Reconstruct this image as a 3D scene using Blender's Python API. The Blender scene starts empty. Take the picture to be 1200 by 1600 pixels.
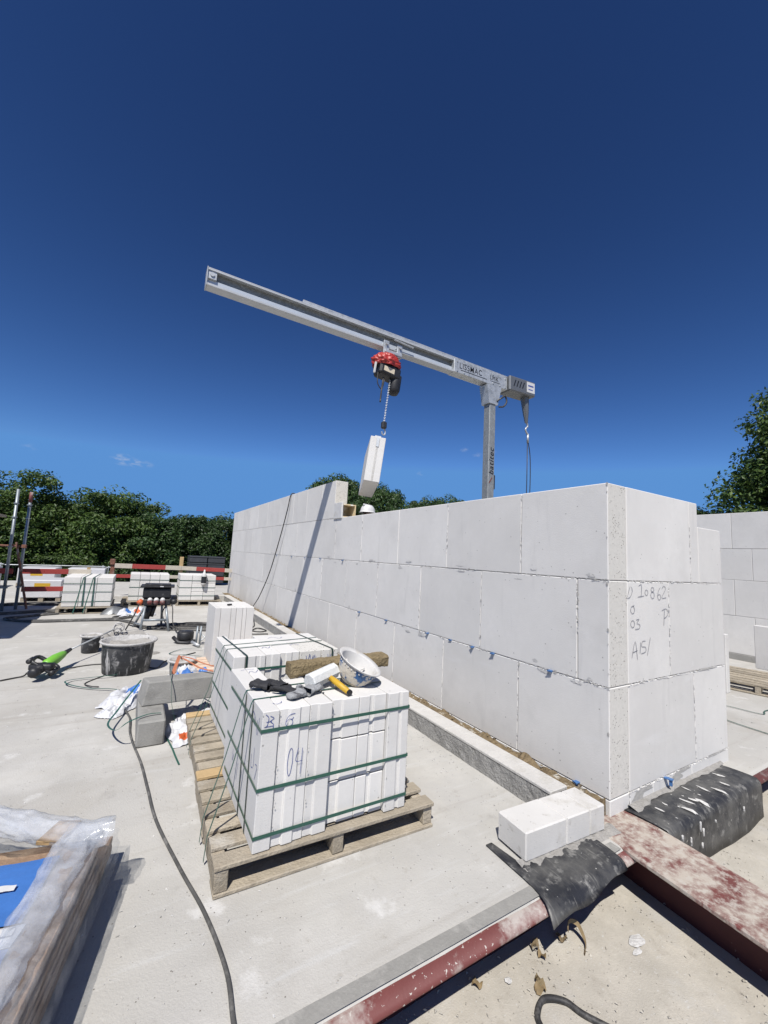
import bpy, bmesh, math, random
from mathutils import Vector, Matrix, noise
random.seed(7)
S = bpy.context.scene
COL = S.collection
R = math.radians

# ------------------------------------------------------------------ camera
H = 1.6
cp, sp = math.cos(R(6.28)), math.sin(R(6.28))
cy_, sy_ = math.cos(R(30.7)), math.sin(R(30.7))
fwd = Vector((sy_*cp, cy_*cp, sp))
rgt0 = Vector((cy_, -sy_, 0))
up0 = rgt0.cross(fwd)
cr, sr = math.cos(R(2.996)), math.sin(R(2.996))
rgt = rgt0*cr + up0*sr
upv = up0*cr - rgt0*sr
cam_d = bpy.data.cameras.new('camera')
cam = bpy.data.objects.new('camera', cam_d)
COL.objects.link(cam)
cam.matrix_world = Matrix(((rgt.x, upv.x, -fwd.x, 0), (rgt.y, upv.y, -fwd.y, 0), (rgt.z, upv.z, -fwd.z, H), (0, 0, 0, 1)))
cam_d.sensor_fit = 'HORIZONTAL'
cam_d.sensor_width = 36
cam_d.lens = 635.9/1200*36
cam_d.clip_end = 3000
cam_d.clip_start = .05
S.camera = cam

# ------------------------------------------------------------------ light
LD = Vector((.44, .56, -1)).normalized()          # way the sunlight travels
world = bpy.data.worlds.new('World')
S.world = world
world.use_nodes = True
wn, wl = world.node_tree.nodes, world.node_tree.links
bg = wn['Background']
sky = wn.new('ShaderNodeTexSky')
sky.sky_type = 'NISHITA'
sky.sun_disc = False
sky.sun_elevation = math.asin(-LD.z)
sky.sun_rotation = math.atan2(-LD.x, -LD.y)
sky.altitude = 300
sky.air_density = 1.0
sky.dust_density = .25
sky.ozone_density = 3.0
# the blue of the photograph deepens quickly towards the zenith
pre = wn.new('ShaderNodeMixRGB'); pre.blend_type = 'MULTIPLY'; pre.inputs[0].default_value = 1
pre.inputs[2].default_value = (.505, .545, .575, 1)
wl.new(sky.outputs[0], pre.inputs[1])
hsv = wn.new('ShaderNodeGamma'); hsv.inputs[1].default_value = 1.7
cap = wn.new('ShaderNodeMixRGB'); cap.blend_type = 'DARKEN'; cap.inputs[0].default_value = 1
cap.inputs[2].default_value = (1.15, 2.05, 3.3, 1)
wl.new(pre.outputs[0], cap.inputs[1])
wl.new(cap.outputs[0], hsv.inputs[0])
# a few tiny fair-weather puffs low over the trees
geo = wn.new('ShaderNodeTexCoord')
nz = wn.new('ShaderNodeTexNoise')
nz.inputs['Scale'].default_value = 75
nz.inputs['Detail'].default_value = 5
mapn = wn.new('ShaderNodeMapping')
mapn.inputs['Scale'].default_value = (1, 1, 2.2)
wl.new(geo.outputs['Generated'], mapn.inputs[0])
wl.new(mapn.outputs[0], nz.inputs['Vector'])
acc = None
for d, rad, amt in (((-.045, .9842, .1705), .021, .55), ((-.022, .9850, .167), .016, .6), ((-.004, .9858, .1678), .013, .4), ((.6408, .7213, .263), .010, .35),
                    ((.6662, .7022, .2513), .011, .35), ((.6875, .6781, .2597), .012, .3), ((.5699, .7955, .206), .009, .3), ((-.19, .967, .167), .012, .15)):
    vm = wn.new('ShaderNodeVectorMath'); vm.operation = 'DISTANCE'
    mp = wn.new('ShaderNodeMapping')
    mp.inputs['Scale'].default_value = (1, 1, 1.9)
    wl.new(geo.outputs['Generated'], mp.inputs[0])
    wl.new(mp.outputs[0], vm.inputs[0])
    vm.inputs[1].default_value = (d[0], d[1], d[2]*1.9)
    mr = wn.new('ShaderNodeMapRange')
    mr.inputs['From Min'].default_value = rad*1.25
    mr.inputs['From Max'].default_value = rad*.2
    mr.inputs['To Max'].default_value = amt
    mr.clamp = True
    wl.new(vm.outputs['Value'], mr.inputs['Value'])
    if acc is None:
        acc = mr.outputs[0]
    else:
        ad = wn.new('ShaderNodeMath'); ad.operation = 'MAXIMUM'
        wl.new(acc, ad.inputs[0]); wl.new(mr.outputs[0], ad.inputs[1])
        acc = ad.outputs[0]
nr = wn.new('ShaderNodeMapRange')
nr.inputs['From Min'].default_value = .42
nr.inputs['From Max'].default_value = .68
wl.new(nz.outputs[0], nr.inputs['Value'])
mu = wn.new('ShaderNodeMath'); mu.operation = 'MULTIPLY'
wl.new(acc, mu.inputs[0]); wl.new(nr.outputs[0], mu.inputs[1])
mixc = wn.new('ShaderNodeMixRGB')
mixc.inputs[2].default_value = (6.5, 7.0, 8.0, 1)
wl.new(mu.outputs[0], mixc.inputs[0])
wl.new(hsv.outputs[0], mixc.inputs[1])
wl.new(mixc.outputs[0], bg.inputs[0])
bg.inputs[1].default_value = .067
sun_d = bpy.data.lights.new('sun', 'SUN')
sun_d.energy = 5.0
sun_d.angle = R(.53)
sun_d.color = (1, .955, .89)
sun = bpy.data.objects.new('sun', sun_d)
COL.objects.link(sun)
sun.rotation_euler = LD.to_track_quat('-Z', 'Y').to_euler()
S.view_settings.view_transform = 'Standard'
S.view_settings.look = 'None'
S.view_settings.gamma = 1
S.view_settings.use_curve_mapping = False
S.view_settings.exposure = .35
S.render.engine = 'CYCLES'
S.cycles.max_bounces = 8
S.cycles.transparent_max_bounces = 12

# ------------------------------------------------------------------ helpers
class MB:
    def __init__(s):
        s.v = []; s.f = []; s.m = []
    def add(s, vs, fs, mi=0, M=None):
        o = len(s.v)
        s.v += [tuple(M @ Vector(p)) for p in vs] if M is not None else [tuple(p) for p in vs]
        for f in fs:
            s.f.append(tuple(i+o for i in f)); s.m.append(mi)
        return s
    def box(s, x0, x1, y0, y1, z0, z1, ch=0., M=None, mi=0, fmi=None):
        c = ((x0+x1)/2, (y0+y1)/2, (z0+z1)/2)
        h = (abs(x1-x0)/2, abs(y1-y0)/2, abs(z1-z0)/2)
        ch = min(ch, min(h)*.45)
        if ch <= 0:
            vs = [(x, y, z) for x in (x0, x1) for y in (y0, y1) for z in (z0, z1)]
            fs = [(0, 1, 3, 2), (4, 6, 7, 5), (0, 4, 5, 1), (2, 3, 7, 6), (0, 2, 6, 4), (1, 5, 7, 3)]
            return s.add(vs, fs, mi, M)
        vs = []; ix = {}
        for sx in (-1, 1):
            for sy in (-1, 1):
                for sz in (-1, 1):
                    sg = (sx, sy, sz)
                    for a in range(3):
                        ix[sg+(a,)] = len(vs)
                        vs.append(tuple(c[k]+sg[k]*(h[k]-(0 if k == a else ch)) for k in range(3)))
        fs = []; ms = []
        def put(f, m):
            n = (Vector(vs[f[1]])-Vector(vs[f[0]])).cross(Vector(vs[f[2]])-Vector(vs[f[0]]))
            ce = sum((Vector(vs[i]) for i in f), Vector())/len(f)-Vector(c)
            fs.append(f if n.dot(ce) > 0 else f[::-1]); ms.append(m)
        def sg3(a, va, b, vb, d, vd):
            t = [0, 0, 0]; t[a] = va; t[b] = vb; t[d] = vd
            return tuple(t)
        for a in range(3):
            b, d = (a+1) % 3, (a+2) % 3
            for sa in (-1, 1):
                m = fmi.get((a, sa), mi) if fmi else mi
                put(tuple(ix[sg3(a, sa, b, p, d, q)+(a,)] for p, q in ((-1, -1), (1, -1), (1, 1), (-1, 1))), m)
            for sa in (-1, 1):
                for sb in (-1, 1):
                    put((ix[sg3(a, sa, b, sb, d, -1)+(a,)], ix[sg3(a, sa, b, sb, d, 1)+(a,)], ix[sg3(a, sa, b, sb, d, 1)+(b,)], ix[sg3(a, sa, b, sb, d, -1)+(b,)]), mi)
        for sx in (-1, 1):
            for sy in (-1, 1):
                for sz in (-1, 1):
                    put(tuple(ix[(sx, sy, sz, a)] for a in range(3)), mi)
        o = len(s.v)
        s.v += [tuple(M @ Vector(p)) for p in vs] if M is not None else vs
        s.f += [tuple(i+o for i in f) for f in fs]; s.m += ms
        return s
    def prism(s, poly, z0, z1, M=None, mi=0):
        n = len(poly)
        ar = sum(poly[i][0]*poly[(i+1) % n][1]-poly[(i+1) % n][0]*poly[i][1] for i in range(n))
        if ar < 0: poly = poly[::-1]
        vs = [(x, y, z0) for x, y in poly]+[(x, y, z1) for x, y in poly]
        fs = [tuple(range(n))[::-1], tuple(range(n, 2*n))]+[(i, (i+1) % n, n+(i+1) % n, n+i) for i in range(n)]
        return s.add(vs, fs, mi, M)
    def tube(s, pts, r, n=8, closed=False, mi=0, M=None, cap=True):
        P = [Vector(p) for p in pts]
        N = len(P)
        rr = r if isinstance(r, (list, tuple)) else [r]*N
        vs = []; prev = None
        for i, p in enumerate(P):
            t = (P[(i+1) % N]-P[i-1]) if closed else (P[min(i+1, N-1)]-P[max(i-1, 0)])
            if t.length < 1e-9: t = Vector((0, 0, 1))
            t.normalize()
            if prev is None:
                a = Vector((0, 0, 1)) if abs(t.z) < .9 else Vector((1, 0, 0))
                u = t.cross(a).normalized()
            else:
                u = (prev-t*prev.dot(t))
                u = u.normalized() if u.length > 1e-6 else t.orthogonal().normalized()
            prev = u
            w = t.cross(u)
            for k in range(n):
                a = 2*math.pi*k/n
                vs.append(tuple(p+(u*math.cos(a)+w*math.sin(a))*rr[i]))
        fs = []
        for i in range(N if closed else N-1):
            j = (i+1) % N
            for k in range(n):
                l = (k+1) % n
                fs.append((i*n+k, i*n+l, j*n+l, j*n+k))
        if not closed and cap:
            fs.append(tuple(range(n))[::-1]); fs.append(tuple(range((N-1)*n, N*n)))
        return s.add(vs, fs, mi, M)
    def lathe(s, prof, n=32, M=None, mi=0, wob=0.):
        vs = []; fs = []
        for j, (r, z) in enumerate(prof):
            for k in range(n):
                a = 2*math.pi*k/n
                q = r*(1+wob*math.sin(3*a+1)+wob*.6*math.sin(5*a))
                vs.append((q*math.cos(a), q*math.sin(a), z))
        for j in range(len(prof)-1):
            for k in range(n):
                l = (k+1) % n
                fs.append((j*n+k, j*n+l, (j+1)*n+l, (j+1)*n+k))
        return s.add(vs, fs, mi, M)
    def ribbon(s, pts, w, nrm, mi=0):
        """flat band along pts, lying across nrm"""
        P = [Vector(p) for p in pts]; nrm = Vector(nrm); vs = []; fs = []
        for i, p in enumerate(P):
            t = (P[min(i+1, len(P)-1)]-P[max(i-1, 0)])
            if t.length < 1e-9: t = Vector((1, 0, 0))
            u = t.normalized().cross(nrm).normalized()*w/2
            vs += [tuple(p-u), tuple(p+u)]
        for i in range(len(P)-1):
            fs.append((2*i, 2*i+1, 2*i+3, 2*i+2))
        return s.add(vs, fs, mi)
    def mesh(s, name, mats, smooth=False):
        me = bpy.data.meshes.new(name)
        me.from_pydata(s.v, [], s.f)
        for m in (mats if isinstance(mats, (list, tuple)) else [mats]):
            me.materials.append(m)
        if len(me.materials) > 1:
            me.polygons.foreach_set('material_index', s.m)
        if smooth:
            me.polygons.foreach_set('use_smooth', [True]*len(me.polygons))
        me.update()
        return me
    def build(s, name, mats, parent=None, smooth=False):
        return link(name, s.mesh(name, mats, smooth), parent)

def link(name, me, parent=None, loc=None):
    o = bpy.data.objects.new(name, me)
    COL.objects.link(o)
    if parent is not None:
        o.parent = parent
        # things carry an unrotated origin: meshes written in world coordinates are shifted back
        o.location = -root_loc(parent) if parent.type == 'EMPTY' else Vector()
    if loc is not None:
        o.location = o.location+Vector(loc)
    return o
def root_loc(o):
    return Vector(o.location)
def tag(o, label=None, cat=None, group=None, kind=None):
    if label: o['label'] = label
    if cat: o['category'] = cat
    if group: o['group'] = group
    if kind: o['kind'] = kind
    return o
def thing(name, label, cat, loc=(0, 0, 0), group=None):
    o = bpy.data.objects.new(name, None)
    o.empty_display_size = .1
    COL.objects.link(o)
    o.location = loc
    return tag(o, label, cat, group)
def spline(pts, n=8, closed=False):
    P = [Vector(p) for p in pts]; out = []
    N = len(P)
    for i in range(N if closed else N-1):
        g = (lambda k: P[k % N]) if closed else (lambda k: P[max(0, min(N-1, k))])
        a, b, c, d = g(i-1), g(i), g(i+1), g(i+2)
        for k in range(n):
            t = k/n
            out.append(.5*((2*b)+(-a+c)*t+(2*a-5*b+4*c-d)*t*t+(-a+3*b-3*c+d)*t**3))
    if not closed: out.append(P[-1])
    return out
def Mz(loc, rz=0, rx=0, ry=0):
    return Matrix.Translation(Vector(loc)) @ Matrix.Rotation(rz, 4, 'Z') @ Matrix.Rotation(rx, 4, 'X') @ Matrix.Rotation(ry, 4, 'Y')
def fn(x, y, z=0., s=1.):
    return noise.noise(Vector((x*s, y*s, z*s)))

# ------------------------------------------------------------------ materials
def mk(name, col, rough=.7, var=.12, scale=6., bump=.15, bscale=60., metal=0., obj=.06, layers=(), streaks=(), pores=None, trans=None, spec=None, coat=0.):
    """procedural material: base colour with noise, per-object tint, optional dirt layers (colour, scale, lo, hi, detail) and dark pores"""
    m = bpy.data.materials.new(name)
    m.use_nodes = True
    N, L = m.node_tree.nodes, m.node_tree.links
    b = N['Principled BSDF']
    b.inputs['Roughness'].default_value = rough
    b.inputs['Metallic'].default_value = metal
    if spec is not None: b.inputs['Specular IOR Level'].default_value = spec
    if coat: b.inputs['Coat Weight'].default_value = coat
    tc = N.new('ShaderNodeTexCoord'); oi = N.new('ShaderNodeObjectInfo')
    va = N.new('ShaderNodeVectorMath'); va.operation = 'ADD'
    ml = N.new('ShaderNodeVectorMath'); ml.operation = 'SCALE'
    cb = N.new('ShaderNodeCombineXYZ')
    for k in range(3): L.new(oi.outputs['Random'], cb.inputs[k])
    L.new(cb.outputs[0], ml.inputs[0]); ml.inputs['Scale'].default_value = 37.
    L.new(tc.outputs['Object'], va.inputs[0]); L.new(ml.outputs[0], va.inputs[1])
    vec = va.outputs[0]
    def tex(sc, det=5, ro=.6):
        n = N.new('ShaderNodeTexNoise')
        n.inputs['Scale'].default_value = sc; n.inputs['Detail'].default_value = det; n.inputs['Roughness'].default_value = ro
        L.new(vec, n.inputs['Vector'])
        return n.outputs[0]
    def rng(src, a, c, lo=0., hi=1.):
        r = N.new('ShaderNodeMapRange')
        r.inputs['From Min'].default_value = a; r.inputs['From Max'].default_value = c
        r.inputs['To Min'].default_value = lo; r.inputs['To Max'].default_value = hi
        L.new(src, r.inputs['Value'])
        return r.outputs[0]
    def mix(fac, c1, c2, mode='MIX'):
        x = N.new('ShaderNodeMixRGB'); x.blend_type = mode
        for i, c in ((0, fac), (1, c1), (2, c2)):
            if hasattr(c, 'is_linked'): L.new(c, x.inputs[i])
            elif isinstance(c, (int, float)): x.inputs[i].default_value = c
            else: x.inputs[i].default_value = tuple(c)+(1,)
        return x.outputs[0]
    lo = [max(0, c*(1-var)) for c in col]; hi = [min(1, c*(1+var)) for c in col]
    c = mix(rng(tex(scale), .3, .7), lo, hi)
    c = mix(rng(tex(scale*9, 3), .3, .7, 0, .5), c, [x*(1-var*.8) for x in col])
    if obj:
        g = rng(oi.outputs['Random'], 0, 1, 1-obj, 1+obj)
        c = mix(1., c, g, 'MULTIPLY')
    for (lc, sc, a, d, *more) in layers:
        c = mix(rng(tex(sc, more[0] if more else 6, .65), a, d, 0, more[1] if len(more) > 1 else 1), c, lc)
    for (lc, sv, rz_, a, d, amt) in streaks:
        mp = N.new('ShaderNodeMapping'); mp.inputs['Scale'].default_value = sv; mp.inputs['Rotation'].default_value = (0, 0, rz_)
        L.new(vec, mp.inputs[0])
        n = N.new('ShaderNodeTexNoise'); n.inputs['Scale'].default_value = 1; n.inputs['Detail'].default_value = 7; n.inputs['Roughness'].default_value = .6
        L.new(mp.outputs[0], n.inputs['Vector'])
        c = mix(rng(n.outputs[0], a, d, 0, amt), c, lc)
    if pores:
        pc, sc, th = pores[:3]
        v = N.new('ShaderNodeTexVoronoi'); v.inputs['Scale'].default_value = sc
        L.new(vec, v.inputs['Vector'])
        f1 = rng(v.outputs['Distance'], th, th*.55)
        f2 = rng(tex(sc*.31, 2), .5, .56)
        mm = N.new('ShaderNodeMath'); mm.operation = 'MULTIPLY'
        L.new(f1, mm.inputs[0]); L.new(f2, mm.inputs[1])
        c = mix(mm.outputs[0], c, pc)
    L.new(c, b.inputs['Base Color'])
    if bump:
        bp = N.new('ShaderNodeBump'); bp.inputs['Strength'].default_value = bump; bp.inputs['Distance'].default_value = .02
        L.new(tex(bscale, 4), bp.inputs['Height'])
        L.new(bp.outputs[0], b.inputs['Normal'])
    if trans:
        # thin plastic film: mostly clear, some haze and gloss
        out = N['Material Output']
        tr = N.new('ShaderNodeBsdfTransparent')
        tr.inputs[0].default_value = (.96, .97, .98, 1)
        ms = N.new('ShaderNodeMixShader')
        L.new(rng(tex(9, 4), .3, .7, trans[0], trans[1]), ms.inputs[0])
        L.new(tr.outputs[0], ms.inputs[1]); L.new(b.outputs[0], ms.inputs[2])
        L.new(ms.outputs[0], out.inputs['Surface'])
    return m

WHITE = (.566, .556, .536)
M_BLOCK = mk('lime_block', WHITE, .92, .06, 2.2, .12, 120, obj=.06, spec=.2, streaks=(((.40, .395, .385), (9, 9, 1.1), .3, .60, .76, .4), ((.585, .58, .57), (1.3, 1.3, 8), 0, .60, .74, .5)),
             layers=(((.420, .413, .399), 2.1, .56, .74, 6, .35), ((.574, .567, .553), 14, .62, .74, 5, .5)), pores=((.294, .287, .273), 17, .11))
M_KERB = mk('dusty_kerb_block', (.50, .49, .47), .94, .06, 4, .15, 110, obj=.04, spec=.15, layers=(((.37, .35, .31), 5, .54, .70, 8, .7), ((.30, .28, .25), 19, .62, .72, 5, .6)), pores=((.24, .235, .22), 30, .14))
M_BLOCKEND = mk('lime_block_sawn_end', (.525, .512, .478), .95, .08, 40, .22, 130, obj=.03, spec=.2, pores=((.19, .18, .16), 58, .34))
M_MORTAR = mk('thin_bed_mortar', (.364, .357, .343), .95, .2, 20, .5, 90, spec=.1)
M_SMEAR = mk('mortar_smear', (.490, .483, .469), .95, .15, 30, .6, 60, spec=.1)
M_GREYRENDER = mk('grey_render', (.280, .276, .266), .95, .22, 12, 1.0, 55, spec=.1, layers=(((.189, .185, .175), 5, .55, .7, 6, .7),))
M_DUSTTOP = mk('dusty_block_top', (.462, .451, .430), .95, .10, 5, .4, 60, spec=.1, layers=(((.350, .336, .301), 6, .52, .72, 6, .8),))
M_CONC = mk('slab_concrete', (.388, .378, .354), .93, .09, 1.3, .22, 110, obj=0, spec=.15,
            layers=(((.280, .258, .222), .55, .55, .78, 7, .55), ((.368, .360, .343), 2.3, .52, .72, 7, .7), ((.252, .241, .224), 5.5, .62, .75, 8, .5), ((.420, .413, .399), 31, .70, .76, 3, .55), ((.255, .235, .20), 13, .62, .76, 8, .6), ((.30, .26, .20), .8, .60, .74, 9, .5), ((.20, .185, .165), 60, .69, .75, 3, .7), ((.50, .49, .465), .9, .52, .68, 10, .6), ((.52, .515, .50), 3.1, .60, .68, 10, .7)),
            streaks=(((.43, .42, .39), (.5, 3.2, 1), .45, .52, .70, .4), ((.27, .25, .22), (.5, 7, 1), -.6, .58, .72, .45), ((.44, .44, .43), (1.2, 14, 1), 1.2, .60, .70, .5)),
            pores=((.14, .13, .115), 34, .13))
M_PRECAST = mk('precast_concrete', (.252, .248, .234), .9, .10, 7, .3, 80, spec=.2, layers=(((.168, .164, .154), 4, .55, .72, 6, .8), ((.350, .343, .329), 9, .62, .75)))
M_GREYSTRIP = mk('grey_edge_mortar', (.235, .23, .215), .93, .12, 9, .2, 80, obj=0, spec=.15, layers=(((.33, .32, .30), 7, .52, .64, 8, .8),))
M_SAND = mk('screed_dust', (.385, .360, .312), .96, .16, 4.6, .22, 130, obj=0, spec=.1,
            layers=(((.392, .378, .350), 4, .52, .7, 8, .8), ((.266, .241, .203), 9, .58, .72, 8, .6), ((.434, .427, .406), 60, .64, .70, 3, .8), ((.20, .18, .15), 85, .66, .72, 3, .6)))
M_TERRAIN = mk('bare_earth', (.238, .210, .168), .96, .2, .3, .6, 9, obj=0, spec=.1)
M_LAWN = mk('mown_grass', (.049, .084, .017), .95, .35, 2.0, .8, 30, obj=0, spec=.1)
M_GRASS = mk('grass_blade', (.070, .119, .025), .8, .3, 3., 0, obj=.2, spec=.2)
M_WOOD = mk('weathered_pallet_wood', (.308, .269, .210), .9, .22, 7, .5, 70, obj=.16, spec=.15, layers=(((.210, .175, .133), 11, .55, .7, 7, .7), ((.420, .399, .357), 5, .56, .72, 6, .7)))
M_NEWWOOD = mk('fresh_timber', (.420, .301, .161), .85, .12, 9, .3, 60, obj=.08, spec=.2)
M_RAW = mk('mineral_wool_offcut', (.231, .182, .108), .98, .28, 18, 1.0, 45, spec=.05, layers=(((.154, .119, .070), 9, .5, .68),))
M_INSUL = mk('brown_insulation', (.182, .140, .087), .98, .3, 22, 1.0, 50, spec=.05, layers=(((.420, .399, .350), 11, .58, .66),))
M_STRAP = mk('green_strap', (.021, .081, .059), .38, .15, 30, 0, spec=.5)
M_STRAPD = mk('dark_strap', (.014, .035, .029), .4, .15, 30, 0, spec=.5)
M_BLUEINK = mk('blue_crayon', (.042, .070, .252), .8, .2, 60, 0)
M_GREYINK = mk('pencil_grey', (.119, .126, .168), .8, .2, 60, 0)
M_RED = mk('red_oxide_steel', (.140, .043, .040), .62, .10, 8, .08, 90, spec=.35,
           layers=(((.364, .329, .301), 2.6, .50, .60, 9, .95), ((.119, .035, .035), 6, .6, .7), ((.434, .406, .371), 55, .66, .70, 2, .9)))
M_REDDUST = mk('red_steel_under_dust', (.135, .048, .044), .8, .14, 8, .12, 90, spec=.15,
           layers=(((.39, .35, .30), 6.5, .38, .56, 13, .93), ((.40, .375, .335), 26, .50, .62, 7, .55), ((.13, .045, .04), 21, .60, .68, 7, .6)))
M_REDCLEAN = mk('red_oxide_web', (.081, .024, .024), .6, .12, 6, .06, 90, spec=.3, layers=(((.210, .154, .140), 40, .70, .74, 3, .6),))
M_MEMB = mk('black_membrane', (.020, .021, .025), .45, .3, 8, .12, 60, spec=.4,
            layers=(((.105, .103, .097), 5.5, .42, .68, 11, .9), ((.24, .235, .22), 15, .56, .70, 10, .8), ((.42, .41, .38), 41, .70, .72, 3, 1.)),
            streaks=(((.20, .195, .18), (60, 7, 7), .15, .60, .72, .55),))
M_BLUEPL = mk('blue_plastic', (.05, .13, .30), .4, .1, 20, 0)
M_BLACKPL = mk('black_plastic', (.015, .015, .017), .5, .3, 10, .1, 60, layers=(((.210, .203, .189), 7, .58, .74, 7, .6),))
M_TUB = mk('mortar_stained_tub', (.022, .023, .026), .55, .3, 9, .2, 50,
           layers=(((.24, .235, .23), 11, .54, .66, 8, .8), ((.12, .118, .115), 4, .5, .7, 6, .6)), streaks=(((.42, .41, .40), (13, 13, 2.2), .2, .60, .65, .9), ((.30, .29, .28), (30, 30, 5), .9, .60, .66, .8)))
M_TUBRIM = mk('mortar_caked_rim', (.40, .392, .38), .9, .2, 16, .6, 50, layers=(((.070, .070, .073), 18, .62, .68),))
M_PATCH = mk('grey_mortar_patch', (.37, .36, .34), .95, .12, 14, .3, 60, spec=.1)
M_WETMORT = mk('grey_mortar', (.280, .269, .252), .9, .16, 14, .8, 40, spec=.2)
M_RUBBER = mk('cable_rubber', (.025, .024, .024), .6, .3, 14, .1, 60, layers=(((.168, .161, .150), 12, .5, .72, 6, .7),))
M_HOSE = mk('dusty_hose', (.070, .069, .066), .75, .3, 14, .1, 60, layers=(((.210, .203, .189), 9, .5, .7, 6, .8),))
M_ZINC = mk('galvanised_steel', (.46, .48, .49), .45, .16, 16, .06, 60, metal=.45, layers=(((.252, .266, .273), 9, .5, .66, 5, .7), ((.441, .455, .462), 30, .6, .7, 3, .5)))
M_ZINCD = mk('spangled_galvanised_and_web_shade', (.27, .285, .285), .5, .25, 30, .06, 60, metal=.3, layers=(((.20, .21, .21), 14, .48, .62, 6, .8), ((.42, .43, .43), 46, .6, .68, 3, .6)))  # the post's own steel; on the crane web its dark tone paints shade
M_LITWEB = mk('sunlit_web_strip', (.50, .54, .58), .35, .06, 5, .02, 60, metal=.25)  # pale bluish tone paints the sunlit lower part of the crane web
M_ALU = mk('aluminium_beam', (.44, .46, .48), .45, .06, 5, .03, 60, metal=.12)
M_DARKST = mk('dark_steel', (.042, .042, .045), .5, .2, 12, .1, 60, metal=.4)
M_BOXGREY = mk('grey_sheet_metal', (.168, .175, .182), .45, .1, 8, .05, 60, metal=.5)
M_REDTARP = mk('red_cover', (.350, .032, .025), .4, .12, 9, .12, 30, spec=.5)
M_LETTER = mk('black_print', (.010, .011, .014), .5, .1, 9, 0)
M_STICK = mk('white_sticker', (.525, .525, .518), .5, .05, 9, 0)
M_COPPER = mk('faded_orange_webbing', (.42, .15, .075), .6, .15, 14, 0)
M_YELLOW = mk('yellow_handle', (.504, .308, .021), .55, .12, 14, .1, 50)
M_ORANGE = mk('orange_print', (.490, .098, .028), .5, .12, 14, 0)
M_BAGW = mk('white_sack', (.490, .497, .518), .42, .08, 8, .15, 30, spec=.4)
M_BAGB = mk('blue_print', (.049, .147, .406), .42, .12, 8, .1, 30, spec=.4)
M_WHITEPL = mk('white_paint', (.504, .497, .483), .55, .1, 10, .08, 60, layers=(((.364, .322, .252), 9, .56, .7, 6, .6),))
M_HATBLUE = mk('scuffed_blue_band', (.025, .10, .25), .5, .2, 20, .3, 40, layers=(((.50, .46, .39), 15, .47, .53, 7, 1.),))
M_HATBASE = mk('hat_crown_splattered', (.434, .385, .308), .7, .15, 16, .4, 40, layers=(((.518, .497, .462), 11, .5, .6),))
M_GREEN = mk('lime_tool_green', (.154, .406, .042), .45, .1, 12, .05, 60)
M_BARRED = mk('barrier_red', (.30, .04, .034), .6, .12, 12, .08, 50, layers=(((.140, .021, .021), 6, .6, .7, 5, .5),))
M_BARWHITE = mk('barrier_white', (.462, .420, .350), .6, .12, 12, .08, 50)
M_RUST = mk('rusty_paint', (.161, .070, .045), .8, .3, 14, .2, 50, layers=(((.231, .210, .189), 8, .55, .65),))
M_SCAF = mk('scaffold_tube', (.252, .280, .301), .5, .2, 8, .06, 60, metal=.55, layers=(((.196, .140, .098), 7, .62, .72),))
M_WRAP = mk('white_wrap', (.518, .518, .532), .35, .05, 6, .2, 12, spec=.5)
M_CRATE = mk('black_crate', (.035, .037, .043), .55, .2, 8, .1, 40)
M_SKIN = mk('skin', (.294, .175, .126), .6, .08, 20, 0)
M_NAVY = mk('navy_jacket', (.021, .028, .056), .85, .2, 20, .2, 60)
M_GLOVE = mk('glove_black', (.021, .021, .024), .75, .3, 20, .5, 50)
M_GLOVEG = mk('glove_grey', (.294, .301, .308), .9, .25, 26, .8, 60, layers=(((.105, .105, .112), 18, .55, .62),))
M_FILMW = mk('crumpled_milky_film', (.62, .64, .68), .10, .06, 6, .40, 16, spec=1., trans=(.12, .48))
M_FILM = mk('clear_film', (.518, .532, .560), .16, .06, 6, .45, 14, spec=.8, trans=(.07, .40))
M_CHIP = mk('chipboard_edge', (.231, .150, .095), .85, .2, 16, .3, 60, obj=.2, layers=(((.322, .231, .154), 12, .5, .65),))
M_OSB = mk('strand_board', (.350, .231, .112), .8, .25, 24, .4, 40, layers=(((.196, .112, .049), 30, .55, .65),))
M_LEAFLITTER = mk('dry_leaf', (.20, .145, .075), .8, .3, 20, .2, 40)
M_BARK = mk('bark', (.052, .041, .029), .95, .3, 9, .8, 30)

def leaf_mat(name, a, b):
    m = bpy.data.materials.new(name); m.use_nodes = True
    N, L = m.node_tree.nodes, m.node_tree.links
    p = N['Principled BSDF']; p.inputs['Roughness'].default_value = .48; p.inputs['Specular IOR Level'].default_value = .35
    g = N.new('ShaderNodeNewGeometry'); oi = N.new('ShaderNodeObjectInfo')
    x = N.new('ShaderNodeMixRGB'); x.inputs[1].default_value = a+(1,); x.inputs[2].default_value = b+(1,)
    L.new(g.outputs['Random Per Island'], x.inputs[0])
    y = N.new('ShaderNodeMixRGB'); y.blend_type = 'MULTIPLY'; y.inputs[0].default_value = 1
    mr = N.new('ShaderNodeMapRange'); mr.inputs['To Min'].default_value = .75; mr.inputs['To Max'].default_value = 1.25
    L.new(oi.outputs['Random'], mr.inputs[0]); L.new(x.outputs[0], y.inputs[1]); L.new(mr.outputs[0], y.inputs[2])
    L.new(y.outputs[0], p.inputs['Base Color'])
    t = N.new('ShaderNodeBsdfTranslucent'); L.new(y.outputs[0], t.inputs[0])
    ms = N.new('ShaderNodeMixShader'); ms.inputs[0].default_value = .30
    L.new(p.outputs[0], ms.inputs[1]); L.new(t.outputs[0], ms.inputs[2])
    L.new(ms.outputs[0], N['Material Output'].inputs['Surface'])
    return m
M_LEAF = leaf_mat('leaves_mid_green', (.028, .062, .015), (.096, .150, .034))
M_LEAFD = leaf_mat('leaves_dark_green', (.018, .042, .015), (.056, .098, .027))

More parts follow.
